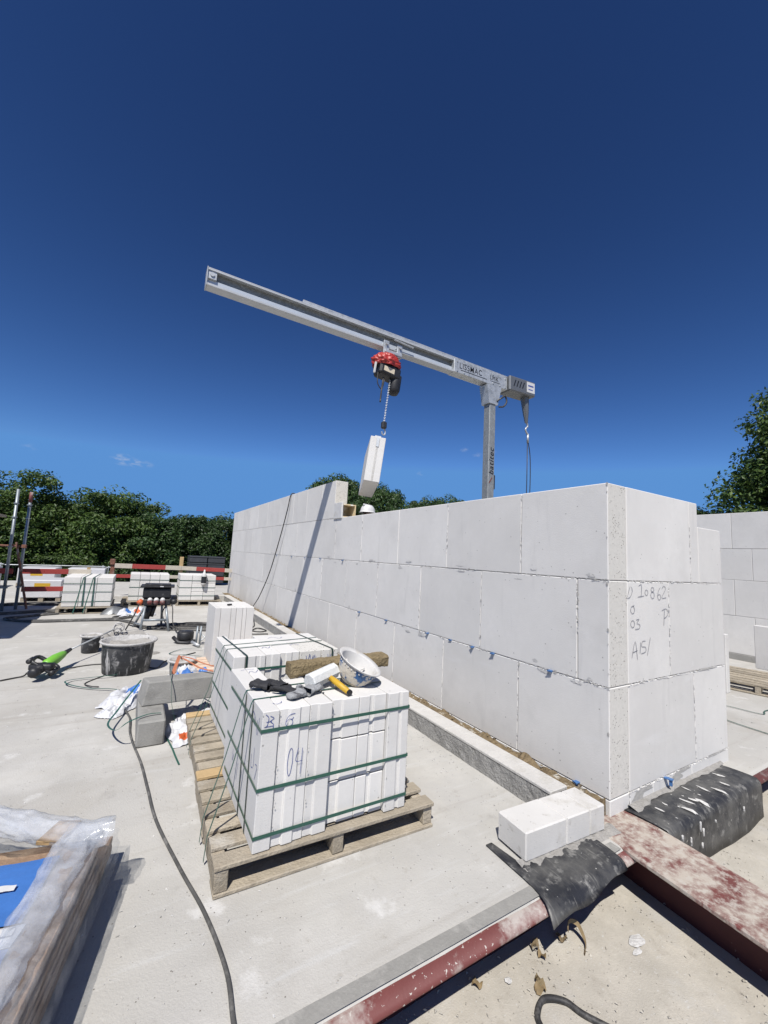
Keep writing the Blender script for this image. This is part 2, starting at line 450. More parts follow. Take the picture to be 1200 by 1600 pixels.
# ------------------------------------------------------------------ setting
def sheet(name, x0, x1, y0, y1, z, nx, ny, amp, sc, mat, clip=None):
    v = []; f = []
    for j in range(ny+1):
        for i in range(nx+1):
            x = x0+(x1-x0)*i/nx; y = y0+(y1-y0)*j/ny
            v.append((x, y, z+amp*(fn(x, y, 3, sc)+.5*fn(x, y, 9, sc*3.1))))
    for j in range(ny):
        for i in range(nx):
            a = j*(nx+1)+i
            f.append((a, a+1, a+nx+2, a+nx+1))
    mb = MB(); mb.add(v, f)
    o = mb.build(name, mat, smooth=True)
    o['kind'] = 'structure'
    return o
sheet('ground', -700, 700, -700, 700, -1.75, 40, 40, 0., .01, M_TERRAIN)
sheet('lawn', -40, 60, 20.6, 27, -1.735, 20, 8, .01, .4, M_LAWN)
# concrete slab: its front edge runs along the red beam and is slightly worn
mb = MB()
xs = [-16+i*.25 for i in range(int(30/.25)+1)]
yf = [1.425+.004*fn(x, 0, 2, 3)+.003*fn(x, 5, 2, 11) for x in xs]
rows = []
prof = [(.19, -1.7), (.19, -.012), (.004, -.012), (.010, -.006), (.030, 0)]
vs = []; fs = []
for dy, z in prof:
    rows.append(len(vs)); vs += [(x, y+dy, z) for x, y in zip(xs, yf)]
for yy in (4, 8, 14, 20.3):
    rows.append(len(vs)); vs += [(x, yy, 0) for x in xs]
rows.append(len(vs)); vs += [(x, 20.3, -1.7) for x in xs]
for a, b in zip(rows, rows[1:]):
    fs += [(a+i, a+i+1, b+i+1, b+i) for i in range(len(xs)-1)]
mb.add(vs, fs)
mb.build('slab_floor', M_CONC)['kind'] = 'structure'
sheet('slab_edge_strip', -14, 2.55, 1.428, 1.492, .0045, 330, 3, .0012, 9, M_GREYSTRIP)
# dusty lower floor in front of the slab edge
sheet('lower_floor', -7, 15, -5, 1.8, -.27, 220, 70, .010, 2.4, M_SAND)

# crumbs of mortar and grit
mb = MB()
def crumb(x, y, z, r):
    vs = [(x+random.uniform(-r, r), y+random.uniform(-r, r), z+random.uniform(-.15, .55)*r) for _ in range(5)]
    vs[0] = (x, y, z+r*.7)
    mb.add(vs, [(0, 1, 2), (0, 2, 3), (0, 3, 4), (0, 4, 1), (1, 3, 2), (1, 4, 3)])
for _ in range(3600):
    x = random.uniform(-2.8, 2.35); y = 1.5+abs(random.gauss(0, 3.5))
    if y < 19: crumb(x, y, .001, random.choice((.002, .003, .003, .004, .005, .008)))
for _ in range(500):
    crumb(2.38-abs(random.gauss(0, .12)), random.uniform(1.9, 9), .001, random.uniform(.003, .011))
for _ in range(300):
    crumb(random.uniform(4.7, 9.5), random.uniform(1.5, 5), .001, random.uniform(.004, .012))
tag(mb.build('mortar_crumbs', M_SMEAR), 'pale crumbs of mortar scattered over the slab', 'debris', kind='stuff')
mb = MB()
for _ in range(7000):
    crumb(.2+6.8*random.random()**1.5, random.uniform(-.1, 1.56), -.268, random.choice((.002, .002, .003, .003, .004, .005, .007, .010)))
tag(mb.build('sandy_grit', M_SAND), 'sandy grit lying on the lower floor beside the red beams', 'grit', kind='stuff')
mb = MB()
for _ in range(9000):
    x = random.uniform(-12, 16); y = random.uniform(20.7, 24.8); h = random.uniform(.08, .3); a = random.uniform(0, 6.3)
    dx, dy = .012*math.cos(a), .012*math.sin(a); lx, ly = random.uniform(-.08, .08), random.uniform(-.08, .08)
    mb.add([(x-dx, y-dy, -1.74), (x+dx, y+dy, -1.74), (x+lx, y+ly, -1.74+h)], [(0, 1, 2)])
tag(mb.build('grass', M_GRASS), 'rough grass strip between the slab and the hedge trees', 'grass', kind='stuff')

# ------------------------------------------------------------------ block walls
CZ = (.10, .803, 1.518, 2.205, 2.862)
mesh_cache = {}
def block_mesh(dx, dy, dz, ends=False, mats=None):
    k = (round(dx, 3), round(dy, 3), round(dz, 3), ends)
    if k not in mesh_cache:
        mb = MB()
        mb.box(0, dx, 0, dy, 0, dz, .005, fmi={(1, -1): 1} if ends else None)
        mesh_cache[k] = mb.mesh('lime_block', [M_BLOCK, M_BLOCKEND])
    return mesh_cache[k]
def wall_block(parent, x0, x1, y0, y1, z0, z1, ends=False, proud=(0, 0)):
    g = .0022
    o = link('block', block_mesh(x1-x0, y1-y0-2*g, z1-z0-2*g, ends) if abs(x1-x0) < .4 else block_mesh(x1-x0-2*g, y1-y0, z1-z0-2*g, ends), parent)
    o.location = o.location+Vector((x0+(0 if abs(x1-x0) < .4 else g)+proud[0], y0+(g if abs(x1-x0) < .4 else 0)+proud[1], z0+g))
    return o
AX0, AX1, AY0, AYE = 2.789, 3.018, 1.628, 15.05
wa = thing('block_wall', 'long white block wall running from the corner to the trees, with taller far end', 'wall', (2.9, AY0, 0))
def joints(first, end):
    out = [AY0]+[y for y in first]
    while out[-1]+1.35 < end: out.append(out[-1]+.975)
    out.append(end)
    return out
courses = [joints((2.392, 3.36, 4.302, 5.319), AYE), joints((1.862, 2.84, 3.799, 4.771), AYE), joints((2.383, 3.357, 4.31, 5.299, 6.234), AYE)]
for ci, js in enumerate(courses):
    for k in range(len(js)-1):
        pr = random.uniform(-.0018, .0018)
        wall_block(wa, AX0, AX1, js[k], js[k+1], CZ[ci], CZ[ci+1], k == 0, (pr, 0))
js = [6.35, 6.93, 7.71, 8.53, 9.55, 10.6, 11.58, 12.55, 13.5, 14.3, AYE]
for k in range(len(js)-1):
    wall_block(wa, AX0, AX1, js[k], js[k+1], CZ[3], CZ[4], k == 0, (random.uniform(-.0015, .0015), 0))
# levelling course and mortar bed core
k = AY0
while k < AYE-.1:
    e = min(k+.6, AYE)
    wall_block(wa, AX0, AX1, k, e, -.005, .10, False, (random.uniform(-.001, .001), 0))
    k = e
mb = MB()
mb.box(AX0+.012, AX1-.012, AY0+.012, AYE-.012, .0, 2.198)
mb.box(AX0+.012, AX1-.012, 6.362, AYE-.012, 2.198, 2.855)
mb.build('mortar_core', M_MORTAR, wa)
mb = MB()      # squeezed-out mortar along the joints of face A
def smear(x, y, z, a, b, ax):
    n = 6; vs = []
    for i in range(n):
        t = 6.283*i/n; q = random.uniform(.6, 1.2)
        if ax == 'x': vs.append((x, y+a*q*math.cos(t), z+b*q*math.sin(t)))
        else: vs.append((x+a*q*math.cos(t), y, z+b*q*math.sin(t)))
    c = (x-random.uniform(.002, .006), y, z) if ax == 'x' else (x, y-random.uniform(.002, .006), z)
    mb.add(vs+[c], [(i, (i+1) % n, n) if ax == 'x' else ((i+1) % n, i, n) for i in range(n)])
for ci in (1, 2, 3):
    for _ in range(200):
        y = (AY0 if ci < 3 else 6.36)+random.random()**1.6*(12 if ci < 3 else 8)
        smear(AX0-.0005, y, CZ[ci]+random.gauss(0, .004), random.uniform(.003, .016), random.uniform(.0015, .006), 'x')
for ci, jl in enumerate(courses):
    for y in jl[1:-1]:
        if random.random() < .25: continue
        lo = random.uniform(0, .4)
        for _ in range(random.randint(8, 40)):
            z = CZ[ci]+(CZ[ci+1]-CZ[ci])*random.uniform(lo, 1)
            smear(AX0-.0005, y+random.gauss(0, .004), z, random.uniform(.0015, .006), random.uniform(.003, .016), 'x')
for _ in range(30):
    y = AY0+.1+random.random()**1.5*9; ci = random.choice((1, 1, 2, 2))
    x, z, a, b = AX0-.0006, CZ[ci]+random.choice((-1, 1))*random.uniform(.01, .05), random.uniform(.015, .06), random.uniform(.005, .018)
    vs = []; ph = random.random()*9
    for k in range(16):
        t = 6.283*k/16; q = 1+.6*fn(math.cos(t)*1.8+ph, math.sin(t)*1.8, ph)
        vs.append((x-.0018, y+a*q*math.cos(t), z+b*q*math.sin(t)))
    mb.add(vs+[(x-.003, y, z)], [(k, (k+1) % 16, 16) for k in range(16)])
mb.build('mortar_squeeze', M_SMEAR, wa)['kind'] = 'stuff'
def spalls(parent, n, pick, nrm, mat):
    mb = MB()
    for _ in range(n):
        p, u, w, r = pick()
        ph = random.random()*9; vs = []
        for k in range(10):
            t = 6.283*k/10; q = 1+.6*fn(math.cos(t)*2+ph, math.sin(t)*2, ph)
            vs.append(Vector(p)+Vector(u)*r*1.7*q*math.cos(t)+Vector(w)*r*q*math.sin(t)+Vector(nrm)*.0012)
        mb.add(vs+[Vector(p)+Vector(nrm)*.0016], [(k, (k+1) % 10, 10) for k in range(10)])
    o = mb.build('edge_wear', mat, parent); o['kind'] = 'stuff'
    return o
def pick_a():
    ci = random.choice((0, 1, 1, 2, 2)); js = courses[ci]
    if random.random() < .55:
        return (AX0-.0022, AY0+random.random()**1.5*10, CZ[random.choice((1, 2))]+random.choice((-1, 1))*random.uniform(.004, .010)), (0, 1, 0), (0, 0, 1), random.choice((.002, .003, .004, .007))
    y = js[random.randint(0, min(8, len(js)-2))]
    return (AX0-.0022, y+random.choice((-1, 1))*random.uniform(.003, .009), random.uniform(CZ[ci], CZ[ci+1])), (0, 0, 1), (0, 1, 0), random.choice((.002, .003, .004, .008))
spalls(wa, 260, pick_a, (-1, 0, 0), M_PATCH)
# end wall (return)
wb = thing('return_wall', 'short sunlit end wall of white blocks meeting the long wall at the near corner', 'wall', (3.8, AY0, 0))
def rblock(x0, x1, z0, z1, dy=0.): return wall_block(wb, x0, x1, AY0+dy, AY0+dy+.229, z0, z1)
BX = AX1+.001
for ci, cuts in enumerate(((BX, 3.985, 4.585), (BX, 3.608, 4.585), (BX, 3.985, 4.137))):
    for a, b in zip(cuts, cuts[1:]):
        if b-a < .4:
            mbx = MB(); mbx.box(a+.002, b-.002, AY0+.001, AY0+.23, CZ[ci]+.002, CZ[ci+1]-.002, .005)
            mbx.build('block', M_BLOCK, wb)
        else: rblock(a, b, CZ[ci], CZ[ci+1], random.uniform(-.001, .001))
rblock(4.143, 4.59, CZ[2], 2.0, .003)
for a, b in ((BX, 3.32), (3.32, 3.643), (3.643, 3.904), (3.904, 4.583)):
    mbx = MB(); mbx.box(a+.002, b-.002, AY0-.001, AY0+.228, -.012, .099, .006); mbx.build('block', M_BLOCK, wb)
mb = MB(); mb.box(BX+.01, 4.57, AY0+.012, AY0+.215, -.01, 2.19-.7); mb.box(BX+.01, 4.12, AY0+.012, AY0+.215, 1.49, 2.195)
mb.build('mortar_core', M_MORTAR, wb)
mb = MB()
for ci, x0, x1, nn in ((0, 3.02, 4.58, 120), (1, 3.02, 4.58, 110), (2, 3.02, 4.58, 60)):
    for _ in range(nn):
        smear(random.uniform(x0, x1), AY0-.0012, CZ[ci]+random.gauss(0, .004), random.uniform(.003, .018), random.uniform(.002, .007), 'y')
for x, z0, z1, nn in ((3.608, .81, 1.5, 40), (3.985, .12, .8, 30), (3.985, 1.53, 2.0, 30), (3.018, -.01, .1, 20)):
    for _ in range(nn): smear(x+random.gauss(0, .004), AY0-.0012, random.uniform(z0, z1), random.uniform(.002, .006), random.uniform(.004, .016), 'y')
mb.build('mortar_squeeze', M_SMEAR, wb)['kind'] = 'stuff'
mb = MB()
for x, z, a, b in ((3.12, .05, .07, .045), (3.2, .08, .11, .02), (3.68, .06, .07, .035), (4.2, .803, .16, .008), (3.05, .02, .03, .028), (4.35, .10, .16, .008), (3.78, .092, .09, .014)):
    vs = []
    for k in range(26):
        t = 6.283*k/26; q = 1+.55*fn(math.cos(t)*1.6+x*5, math.sin(t)*1.6, 2)+.25*fn(math.cos(t)*5, math.sin(t)*5+x, 4)
        vs.append((x+a*q*math.cos(t), AY0-.0028, z+b*q*math.sin(t)))
    mb.add(vs+[(x, AY0-.0036, z)], [((k+1) % 26, k, 26) for k in range(26)])
mb.build('mortar_patches', M_PATCH, wb)['kind'] = 'stuff'
# pencilled figures on the end wall
WALL_MARKS = [[(3.052,1.482),(3.014,1.408)],[(3.069,1.478),(3.08,1.446),(3.05,1.405),(3.009,1.396)],[(3.167,1.485),(3.207,1.491),(3.198,1.409)],[(3.152,1.405),(3.24,1.413)],'e',(3.273,1.437,.021,.020),'e',(3.360,1.460,.022,.0165),'e',(3.359,1.4175,.026,.0245),[(3.475,1.476),(3.445,1.446),(3.434,1.408)],'e',(3.458,1.403,.023,.021),[(3.5,1.468),(3.528,1.486),(3.556,1.466),(3.496,1.398),(3.563,1.399)],'e',(3.081,1.3145,.026,.0265),[(3.082,1.341),(3.103,1.345)],'e',(3.079,1.2155,.025,.0245),[(3.127,1.243),(3.165,1.246),(3.136,1.22),(3.176,1.205),(3.163,1.18),(3.111,1.177)],[(3.531,1.304),(3.518,1.186)],[(3.492,1.301),(3.555,1.313),(3.589,1.284),(3.556,1.251),(3.524,1.242)],[(3.064,0.983),(3.109,1.093),(3.136,0.965)],[(3.073,1.016),(3.138,1.029)],[(3.182,1.084),(3.171,1.004)],[(3.247,1.087),(3.205,1.086),(3.195,1.052),(3.246,1.044),(3.248,1.012),(3.188,1.002)],[(3.316,1.109),(3.27,0.983)]]
def strokes(items, fn3, nrm, w):
    mb = MB(); el = False
    for it in items:
        if it == 'e': el = True; continue
        if el:
            cx, cz, rx, rz = it; el = False
            pl = [(cx+rx*math.cos(i*.449), cz+rz*math.sin(i*.449)) for i in range(15)]
        else:
            pl = [(p.x, p.y) for p in spline([(a, b, 0) for a, b in it], 4)]
        mb.ribbon([fn3(a, b) for a, b in pl], w, nrm)
    return mb
strokes(WALL_MARKS, lambda a, b: (a, AY0-.0032, b), (0, -1, 0), .0036).build('handwriting', M_GREYINK, wb)['kind'] = 'stuff'

# blue levelling wedges stuck in the bed joints
clip_pos = ((2.081, .806, 1), (2.671, .803, 1), (2.93, .803, 1), (3.25, .803, .5), (3.625, .803, 1), (4.495, .803, .8), (5.23, .803, 1), (1.858, .115, 1.2), (5.886, 1.512, 1), (6.814, 1.512, 1), (7.6, 1.512, .8), (8.4, 1.512, .8), (9.5, 1.512, .7))
wl_names = ('nearest the corner in the lower joint', 'second from the corner in the lower joint', 'third from the corner in the lower joint', 'shortest, fourth from the corner, lower joint', 'fifth from the corner in the lower joint', 'sixth from the corner in the lower joint', 'farthest in the lower joint', 'at its foot near the corner', 'nearest in the upper joint', 'second in the upper joint', 'third in the upper joint, by the shadow', 'fourth in the upper joint, past the shadow', 'farthest in the upper joint')
for (y, z, q), nm in zip(clip_pos, wl_names):
    q *= .68
    mb = MB(); a = random.uniform(-.3, .3)
    mb.box(-.036*q, .012, -.017, .017, -.0035, .0035, .001, Mz((AX0, y, z), a, 0, R(-12)))
    mb.box(-.038*q, -.030*q, -.02, .02, -.004, .008, .001, Mz((AX0, y, z), a, 0, R(-12)))
    tag(mb.build('wedge', M_BLUEPL), 'blue plastic wedge in the long wall, '+nm, 'wedge', 'blue wedges in the long wall')
mb = MB()
mb.box(-.016, .016, -.055, .01, -.004, .004, .001, Mz((3.479, AY0, .10), .2)); mb.box(-.007, .007, -.05, -.03, -.045, .0, .001, Mz((3.479, AY0, .10), .2))
tag(mb.build('wedge', M_BLUEPL), 'small blue plastic wedge at the foot of the sunlit end wall', 'wedge')

# wall across the room at the right
wc = thing('block_wall', 'far white block wall standing across the room behind the end wall', 'wall', (10.1, 4, 0))
zc = (.118, .825, 1.508, 2.115, 2.82)
for ci in range(4):
    st = (3.49, 2.85, 3.49, 3.79)[ci] % .93
    y = -6+st
    while y < 11:
        wall_block(wc, 10.0, 10.22, y, y+.93, zc[ci], zc[ci+1], False, (random.uniform(-.002, .002), 0)); y += .93
mb = MB(); mb.box(10.012, 10.2, -5.5, 11.3, .0, 2.1); mb.build('mortar_core', M_MORTAR, wc)
mb = MB(); mb.box(9.99, 10.21, -5.9, 11.4, -.004, .116, .008); mb.build('base_course', M_PRECAST, wc)

# low plinth along the long wall and the loose blocks at its end
pw = thing('plinth', 'low plinth with dusty white top and grey rendered side along the long wall', 'plinth', (2.5, 1.8, 0))
y = 1.80
lens = [1.05, .98, 1.0, 1.02]
i = 0
while y < 13.4:
    e = min(13.5, y+lens[i % 4]); i += 1
    mb = MB(); dx = random.uniform(-.004, .004)
    mb.box(2.421+dx, 2.594, y+.003, e-.003, .132, .158+random.uniform(-.003, .003), .008)
    mb.build('coping_block', M_DUSTTOP, pw); y = e
v = []; f = []
n = 240
for i in range(n+1):
    yy = 1.80+11.7*i/n
    for k, z in enumerate((-.002, .03, .06, .1, .131)):
        v.append((2.428-.012*(1-k/4)-.010*abs(fn(yy, z, 1, 9))-.006*fn(yy, z, 4, 31), yy, z))
for i in range(n):
    for k in range(4):
        a = i*5+k; f.append((a, a+1, a+6, a+5))
mb = MB(); mb.add(v, f); mb.box(2.436, 2.590, 1.803, 13.49, 0, .131)
mb.build('rendered_side', M_GREYRENDER, pw)
mb = MB()
mb.box(-.6, 2.60, 13.5, 13.68, .0, .152, .008); mb.build('cross_upstand', M_DUSTTOP, pw)
# insulation squeezed between plinth and wall
v = []; f = []
n = 500
for i in range(n+1):
    yy = 1.66+13.2*i/n
    for k in range(6):
        x = 2.592+(.192)*k/5
        z = .092+.022*fn(x, yy, 2, 9)+.020*fn(x, yy, 6, 27)+(.035 if k in (0, 5) else 0)*max(0, fn(yy, k, 3, 5))
        v.append((x, yy, z))
for i in range(n):
    for k in range(5):
        a = i*6+k; f.append((a, a+1, a+7, a+6))
mb = MB(); mb.add(v, f); mb.add([(2.60, 1.655, .13), (2.78, 1.655, .11), (2.78, 1.655, -.01), (2.60, 1.655, -.01)], [(0, 3, 2, 1)])
for _ in range(260):
    crumb(random.uniform(2.6, 2.78), 1.7+random.random()**1.5*8, .098, random.uniform(.006, .022))
tag(mb.build('insulation_strip', M_INSUL), 'ragged brown insulation filling the gap between plinth and long wall', 'insulation')
RB = R(-3.0)
for a, b, lb in ((0, .325, 'white block at the free end of the low row, on the black membrane'), (.327, .535, 'middle white block of the low row at the wall corner, dust on top'), (.537, .672, 'short white block of the low row touching the insulation at the corner')):
    mb = MB(); mb.box(a, b, 0, .212, .012, .158+random.uniform(-.002, .002), .007, Mz((1.945, 1.598, 0), RB))
    tag(mb.build('kerb_block', M_KERB), lb, 'block', 'row of low white blocks at the corner')
# mortar bed under the loose blocks
mb = MB(); v = []; f = []
for i in range(31):
    for j in range(7):
        x = 1.90+.80*i/30; yy = 1.535+.09*j/6+RB*(x-1.945)
        v.append((x, yy, .004+.014*j/6+.012*fn(x, yy, 1, 14)+.006*fn(x, yy, 1, 40)-(.02 if j == 0 else 0)))
for i in range(30):
    for j in range(6):
        a = i*7+j; f.append((a, a+7, a+8, a+1))
mb.add(v, f); mb.build('mortar_bed', M_WETMORT)
tag(bpy.data.objects['mortar_bed'], 'grey mortar smeared under the front of the low block row', 'mortar')

# black membranes
def cloth(name, label, us, rows, wob, seed):
    """rows: list of polylines (front to back) giving the sheet's section at successive stations"""
    mb = MB(); v = []; f = []
    n = len(rows[0])
    for i, r in enumerate(rows):
        for j, p in enumerate(r):
            w = wob*fn(p[0]*5, p[1]*5+seed, j*.6)+.3*wob*fn(p[0]*17, p[1]*17+seed, j)
            v.append((p[0], p[1]+w*.5, p[2]+w*(0.3 if j < n-2 else .1)))
    for i in range(len(rows)-1):
        for j in range(n-1):
            a = i*n+j; f.append((a, a+1, a+n+1, a+n))
    mb.add(v, f)
    o = mb.build(name, M_MEMB, smooth=True)
    md = o.modifiers.new('thickness', 'SOLIDIFY'); md.thickness = .003; md.offset = 0
    return tag(o, label, 'membrane')
rows = []
for i in range(30):
    t = i/29; x = 1.835+.635*t
    yb = 1.80 if t < .08 else 1.62
    e = .010*math.sin(t*9)
    sk = -.03*(1-t)
    rows.append([(x+sk, 1.322+.022*t+e*.4, -.058+.034*t+.008*math.sin(t*11)), (x+sk*.8, 1.340+.016*t, -.030+.012*t), (x+sk*.6, 1.358+.006*t, -.010+.004*t), (x+sk*.3, 1.385, .007), (x, 1.42, .011), (x+.01, 1.47, .011), (x+.015, 1.53, .011), (x+.02, yb-.03, .009), (x+.02, yb, .008)])
cloth('membrane_sheet', 'dusty black membrane hanging over the slab edge under the low block row', None, rows, .012, 1)
rows = []
for i in range(34):
    t = i/33; x = 2.965+1.42*t
    e = .012*math.sin(t*7)
    rows.append([(x+.02, 1.345+e, -.268), (x+.02, 1.350+e*.8, -.18), (x+.02, 1.354+e*.5, -.10), (x+.015, 1.357, -.045), (x+.012, 1.364, -.012), (x+.008, 1.385, .008), (x, 1.43, .014), (x-.01, 1.50, .017), (x-.015, 1.57, .016), (x-.02, 1.626, .010)])
cloth('membrane_sheet', 'black membrane with white drips folded along the foot of the end wall', None, rows, .008, 7)
# mortar smeared and dribbled on the right membrane
mb = MB()
def memz(y): return .022 if y > 1.40 else .022-.6*max(0, 1.40-y)
for _ in range(17):
    x = 3.0+1.25*random.random()**1.4; yy = random.uniform(1.385, 1.56); L_ = random.choice((.008, .012, .02, .03, .045)); w = L_*random.uniform(.2, .5)
    a = random.uniform(-.15, .5); ph = random.random()*9; vs = []
    for k in range(14):
        t = 6.283*k/14; q = 1+.5*fn(math.cos(t)*2+ph, math.sin(t)*2, ph)
        px, py = w*q*math.cos(t), L_*q*math.sin(t)
        X, Y = x+px*math.cos(a)-py*math.sin(a), max(1.372, yy+px*math.sin(a)+py*math.cos(a))
        vs.append((X, Y, memz(Y)))
    mb.add(vs+[(x, yy, memz(yy)+.003)], [(k, (k+1) % 14, 14) for k in range(14)])
for k in range(7):      # runs down the front
    x = random.uniform(3.05, 4.3); z = random.uniform(-.02, -.16); l = random.uniform(.008, .03); w = random.uniform(.003, .007)
    mb.box(x-w, x+w, 1.330, 1.339, z-l, z+l, .003)
tag(mb.build('mortar_drips', M_SMEAR, None, True), 'pale mortar drips spattered on the black membrane of the end wall', 'drips', kind='stuff')
mb = MB(); v = []; f = []
for i in range(91):
    x = 2.99+1.42*i/90
    ed = 1.603-.04*max(0, fn(x*3, 1, 5))-.04*max(0, fn(x*9, 2, 5))-.05*max(0, 1-(x-2.99)*4)
    for k in range(6):
        t = k/5; v.append((x, ed+(1.626-ed)*t, .0205+.010*t+.006*fn(x*16, t*3, 2)*(k > 0)-(.006 if k == 0 else 0)))
for i in range(90):
    for k in range(5):
        a = i*6+k; f.append((a, a+6, a+7, a+1))
mb.add(v, f); tag(mb.build('mortar_fillet', M_WETMORT, None, True), 'ragged grey mortar fillet between the end wall and its black membrane', 'mortar')

# red steel
def ibeam(name, label, p0, p1, bf, hgt, tf, tw, ztop):
    d = Vector(p1)-Vector(p0); L_ = d.length; a = math.atan2(d.y, d.x)
    M = Mz((p0[0], p0[1], ztop), a)
    t = thing(name, label, 'steel beam', (p0[0], p0[1], ztop-hgt))
    for nm, z0, z1 in (('top_flange', -tf, 0), ('bottom_flange', -hgt, -hgt+tf)):
        mb = MB(); mb.box(0, L_, -bf/2, bf/2, z0, z1, .008, M); mb.build(nm, M_REDDUST if nm == 'top_flange' else M_RED, t)
    mb = MB(); mb.box(.002, L_-.002, -tw/2, tw/2, -hgt+tf, -tf, 0, M); mb.build('web', M_REDCLEAN, t)
    return t
ibeam('steel_beam', 'wide red steel beam running from the wall corner towards the camera side, dusty flange', (2.79, 1.66, 0), (2.60, -.65, 0), .40, .40, .028, .02, .004)
# edge beam under the slab: rounded, paint-spattered nose
eb = thing('steel_beam', 'long red steel edge beam along the front edge of the slab', 'steel beam', (0, 1.4, -.3))
mb = MB(); sec = [(1.55, -.0125), (1.415, -.0125), (1.395, -.017), (1.378, -.026), (1.370, -.036), (1.371, -.046), (1.378, -.052), (1.55, -.054)]
for x0, x1 in ((-14, 2.60), (3.02, 13)):
    vs = [(x0, y, z) for y, z in sec]+[(x1, y, z) for y, z in sec]; n = len(sec)
    mb.add(vs, [(i, (i+1) % n, n+(i+1) % n, n+i) for i in range(n)]+[tuple(range(n)), tuple(range(n, 2*n))[::-1]])
mb.build('flange', M_RED, eb, True)
mb = MB(); mb.box(-14, 2.60, 1.552, 1.57, -.30, -.013); mb.box(3.02, 13, 1.552, 1.57, -.30, -.013); mb.build('web', M_REDCLEAN, eb)
# red prop leaning behind the end wall
mb = MB(); mb.box(-.03, .03, -.05, .05, 0, .62, .004, Mz((4.69, 1.75, 0), 0, 0, R(-7)))
mb.box(-.034, .034, -.054, .054, .05, .075, .002, Mz((4.69, 1.75, 0), 0, 0, R(-7)))
tag(mb.build('steel_prop', M_RED), 'dark red steel piece leaning on the back of the end wall', 'steel piece')
mb = MB(); mb.box(0, .10, 0, .5, 0, .78, .006, Mz((7.05, 2.49, 0), 0, 0, 0))
tag(mb.build('block_slab', M_BLOCK), 'thin white slab standing on end just behind the end wall', 'slab')

# ------------------------------------------------------------------ trees
def tree_crown(seed, rx, ry, z0, z1, clumps, leaves, ls, mat, flat=.75):
    """leaf clumps spread through an uneven crown; returns the mesh"""
    rnd = random.Random(seed); mb = MB()
    cz, rz = (z0+z1)/2, (z1-z0)/2
    for _ in range(clumps):
        while True:
            p = Vector((rnd.uniform(-1, 1), rnd.uniform(-1, 1), rnd.uniform(-1, 1)))
            if .35 < p.length < 1: break
        p *= (.80+.60*noise.noise(p*1.7+Vector((seed*3.1, 0, 0))))/max(.62, p.length) if p.length > .62 else 1
        c = Vector((p.x*rx*(1-.25*max(0, p.z)), p.y*ry*(1-.25*max(0, p.z)), cz+p.z*rz))
        cr_ = rnd.uniform(.45, 1.05)*min(rx, rz)*.27
        for _ in range(int(leaves*rnd.uniform(.6, 1.4))):
            while True:
                q = Vector((rnd.uniform(-1, 1), rnd.uniform(-1, 1), rnd.uniform(-1, 1)))
                if q.length < 1: break
            q = q*(1/max(.3, q.length**.4))
            o = c+Vector((q.x*cr_*1.15, q.y*cr_*1.15, q.z*cr_*flat))
            nrm = (q.normalized()*.7+Vector((rnd.gauss(0, .5), rnd.gauss(0, .5), rnd.gauss(.45, .5)))).normalized()
            u = nrm.orthogonal().normalized(); w = nrm.cross(u)
            a = rnd.uniform(0, 6.28); u, w = u*math.cos(a)+w*math.sin(a), w*math.cos(a)-u*math.sin(a)
            s = ls*rnd.uniform(.6, 1.35)
            mb.add([o-u*s, o+w*s*.5+nrm*s*.12, o+u*s, o-w*s*.5+nrm*s*.12], [(0, 1, 2, 3)])
    return mb.mesh('crown', mat)
def tree_trunk(seed, h, r, rx):
    rnd = random.Random(seed); mb = MB()
    pts = [(0, 0, -.2), (.06, .03, h*.3), (-.05, .08, h*.6), (.04, 0, h*.9)]
    mb.tube(spline(pts, 4), [r*(1.25-.95*i/12) for i in range(13)], 8)
    for k in range(7):
        a = rnd.uniform(0, 6.28); b = h*rnd.uniform(.25, .7)
        e = rx*rnd.uniform(.5, .85)
        mb.tube(spline([(0, 0, b), (e*.4*math.cos(a), e*.4*math.sin(a), b+e*.35), (e*math.cos(a), e*math.sin(a), b+e*.7)], 4), [r*(.5-.42*i/8) for i in range(9)], 6)
    return mb.mesh('trunk', M_BARK)
tree_kinds = [
    (tree_crown(1, 3.0, 2.8, .3, 7.0, 175, 165, .095, M_LEAF), tree_trunk(1, 6.0, .16, 2.6)),
    (tree_crown(2, 2.8, 2.6, .2, 6.2, 165, 165, .09, M_LEAF), tree_trunk(2, 5.4, .14, 2.4)),
    (tree_crown(3, 2.6, 2.6, .2, 5.6, 150, 165, .088, M_LEAFD), tree_trunk(3, 5.0, .14, 2.2)),
    (tree_crown(4, 5.0, 4.8, 1.5, 14.3, 330, 230, .125, M_LEAF), tree_trunk(4, 11.5, .3, 4.4)),
    (tree_crown(5, 3.0, 2.8, 2.0, 7.4, 150, 170, .088, M_LEAFD), tree_trunk(5, 6.4, .18, 2.6)),
]
def plant(kind, x, y, sc, rz, label, group=None, z=-1.75, zs=1.):
    t = thing('tree', label, 'tree', (x, y, z), group)
    t.scale = (sc, sc, sc*zs); t.rotation_euler = (0, 0, rz)
    for me, nm in zip(tree_kinds[kind], ('crown', 'trunk')):
        o = bpy.data.objects.new(nm, me); COL.objects.link(o); o.parent = t
    return t
hedge = [(0, -10.5, 30.5, .97, .3), (0, -7.6, 29.6, .96, 1.9), (0, -5.2, 29.2, .96, 4.1), (1, -3.4, 30.2, .96, 1.0), (1, -2.0, 28.8, 1.04, 3.0), (1, -.4, 29.4, 1.0, 5.2), (2, 1.0, 28.6, .98, .4),
         (2, 2.7, 29.2, 1.0, 2.2), (2, 4.1, 28.6, 1.0, 3.7), (1, 5.6, 30.0, .92, 5.0), (2, 7.2, 29.0, .96, 1.2), (2, 9.2, 29.5, .95, 2.9)]
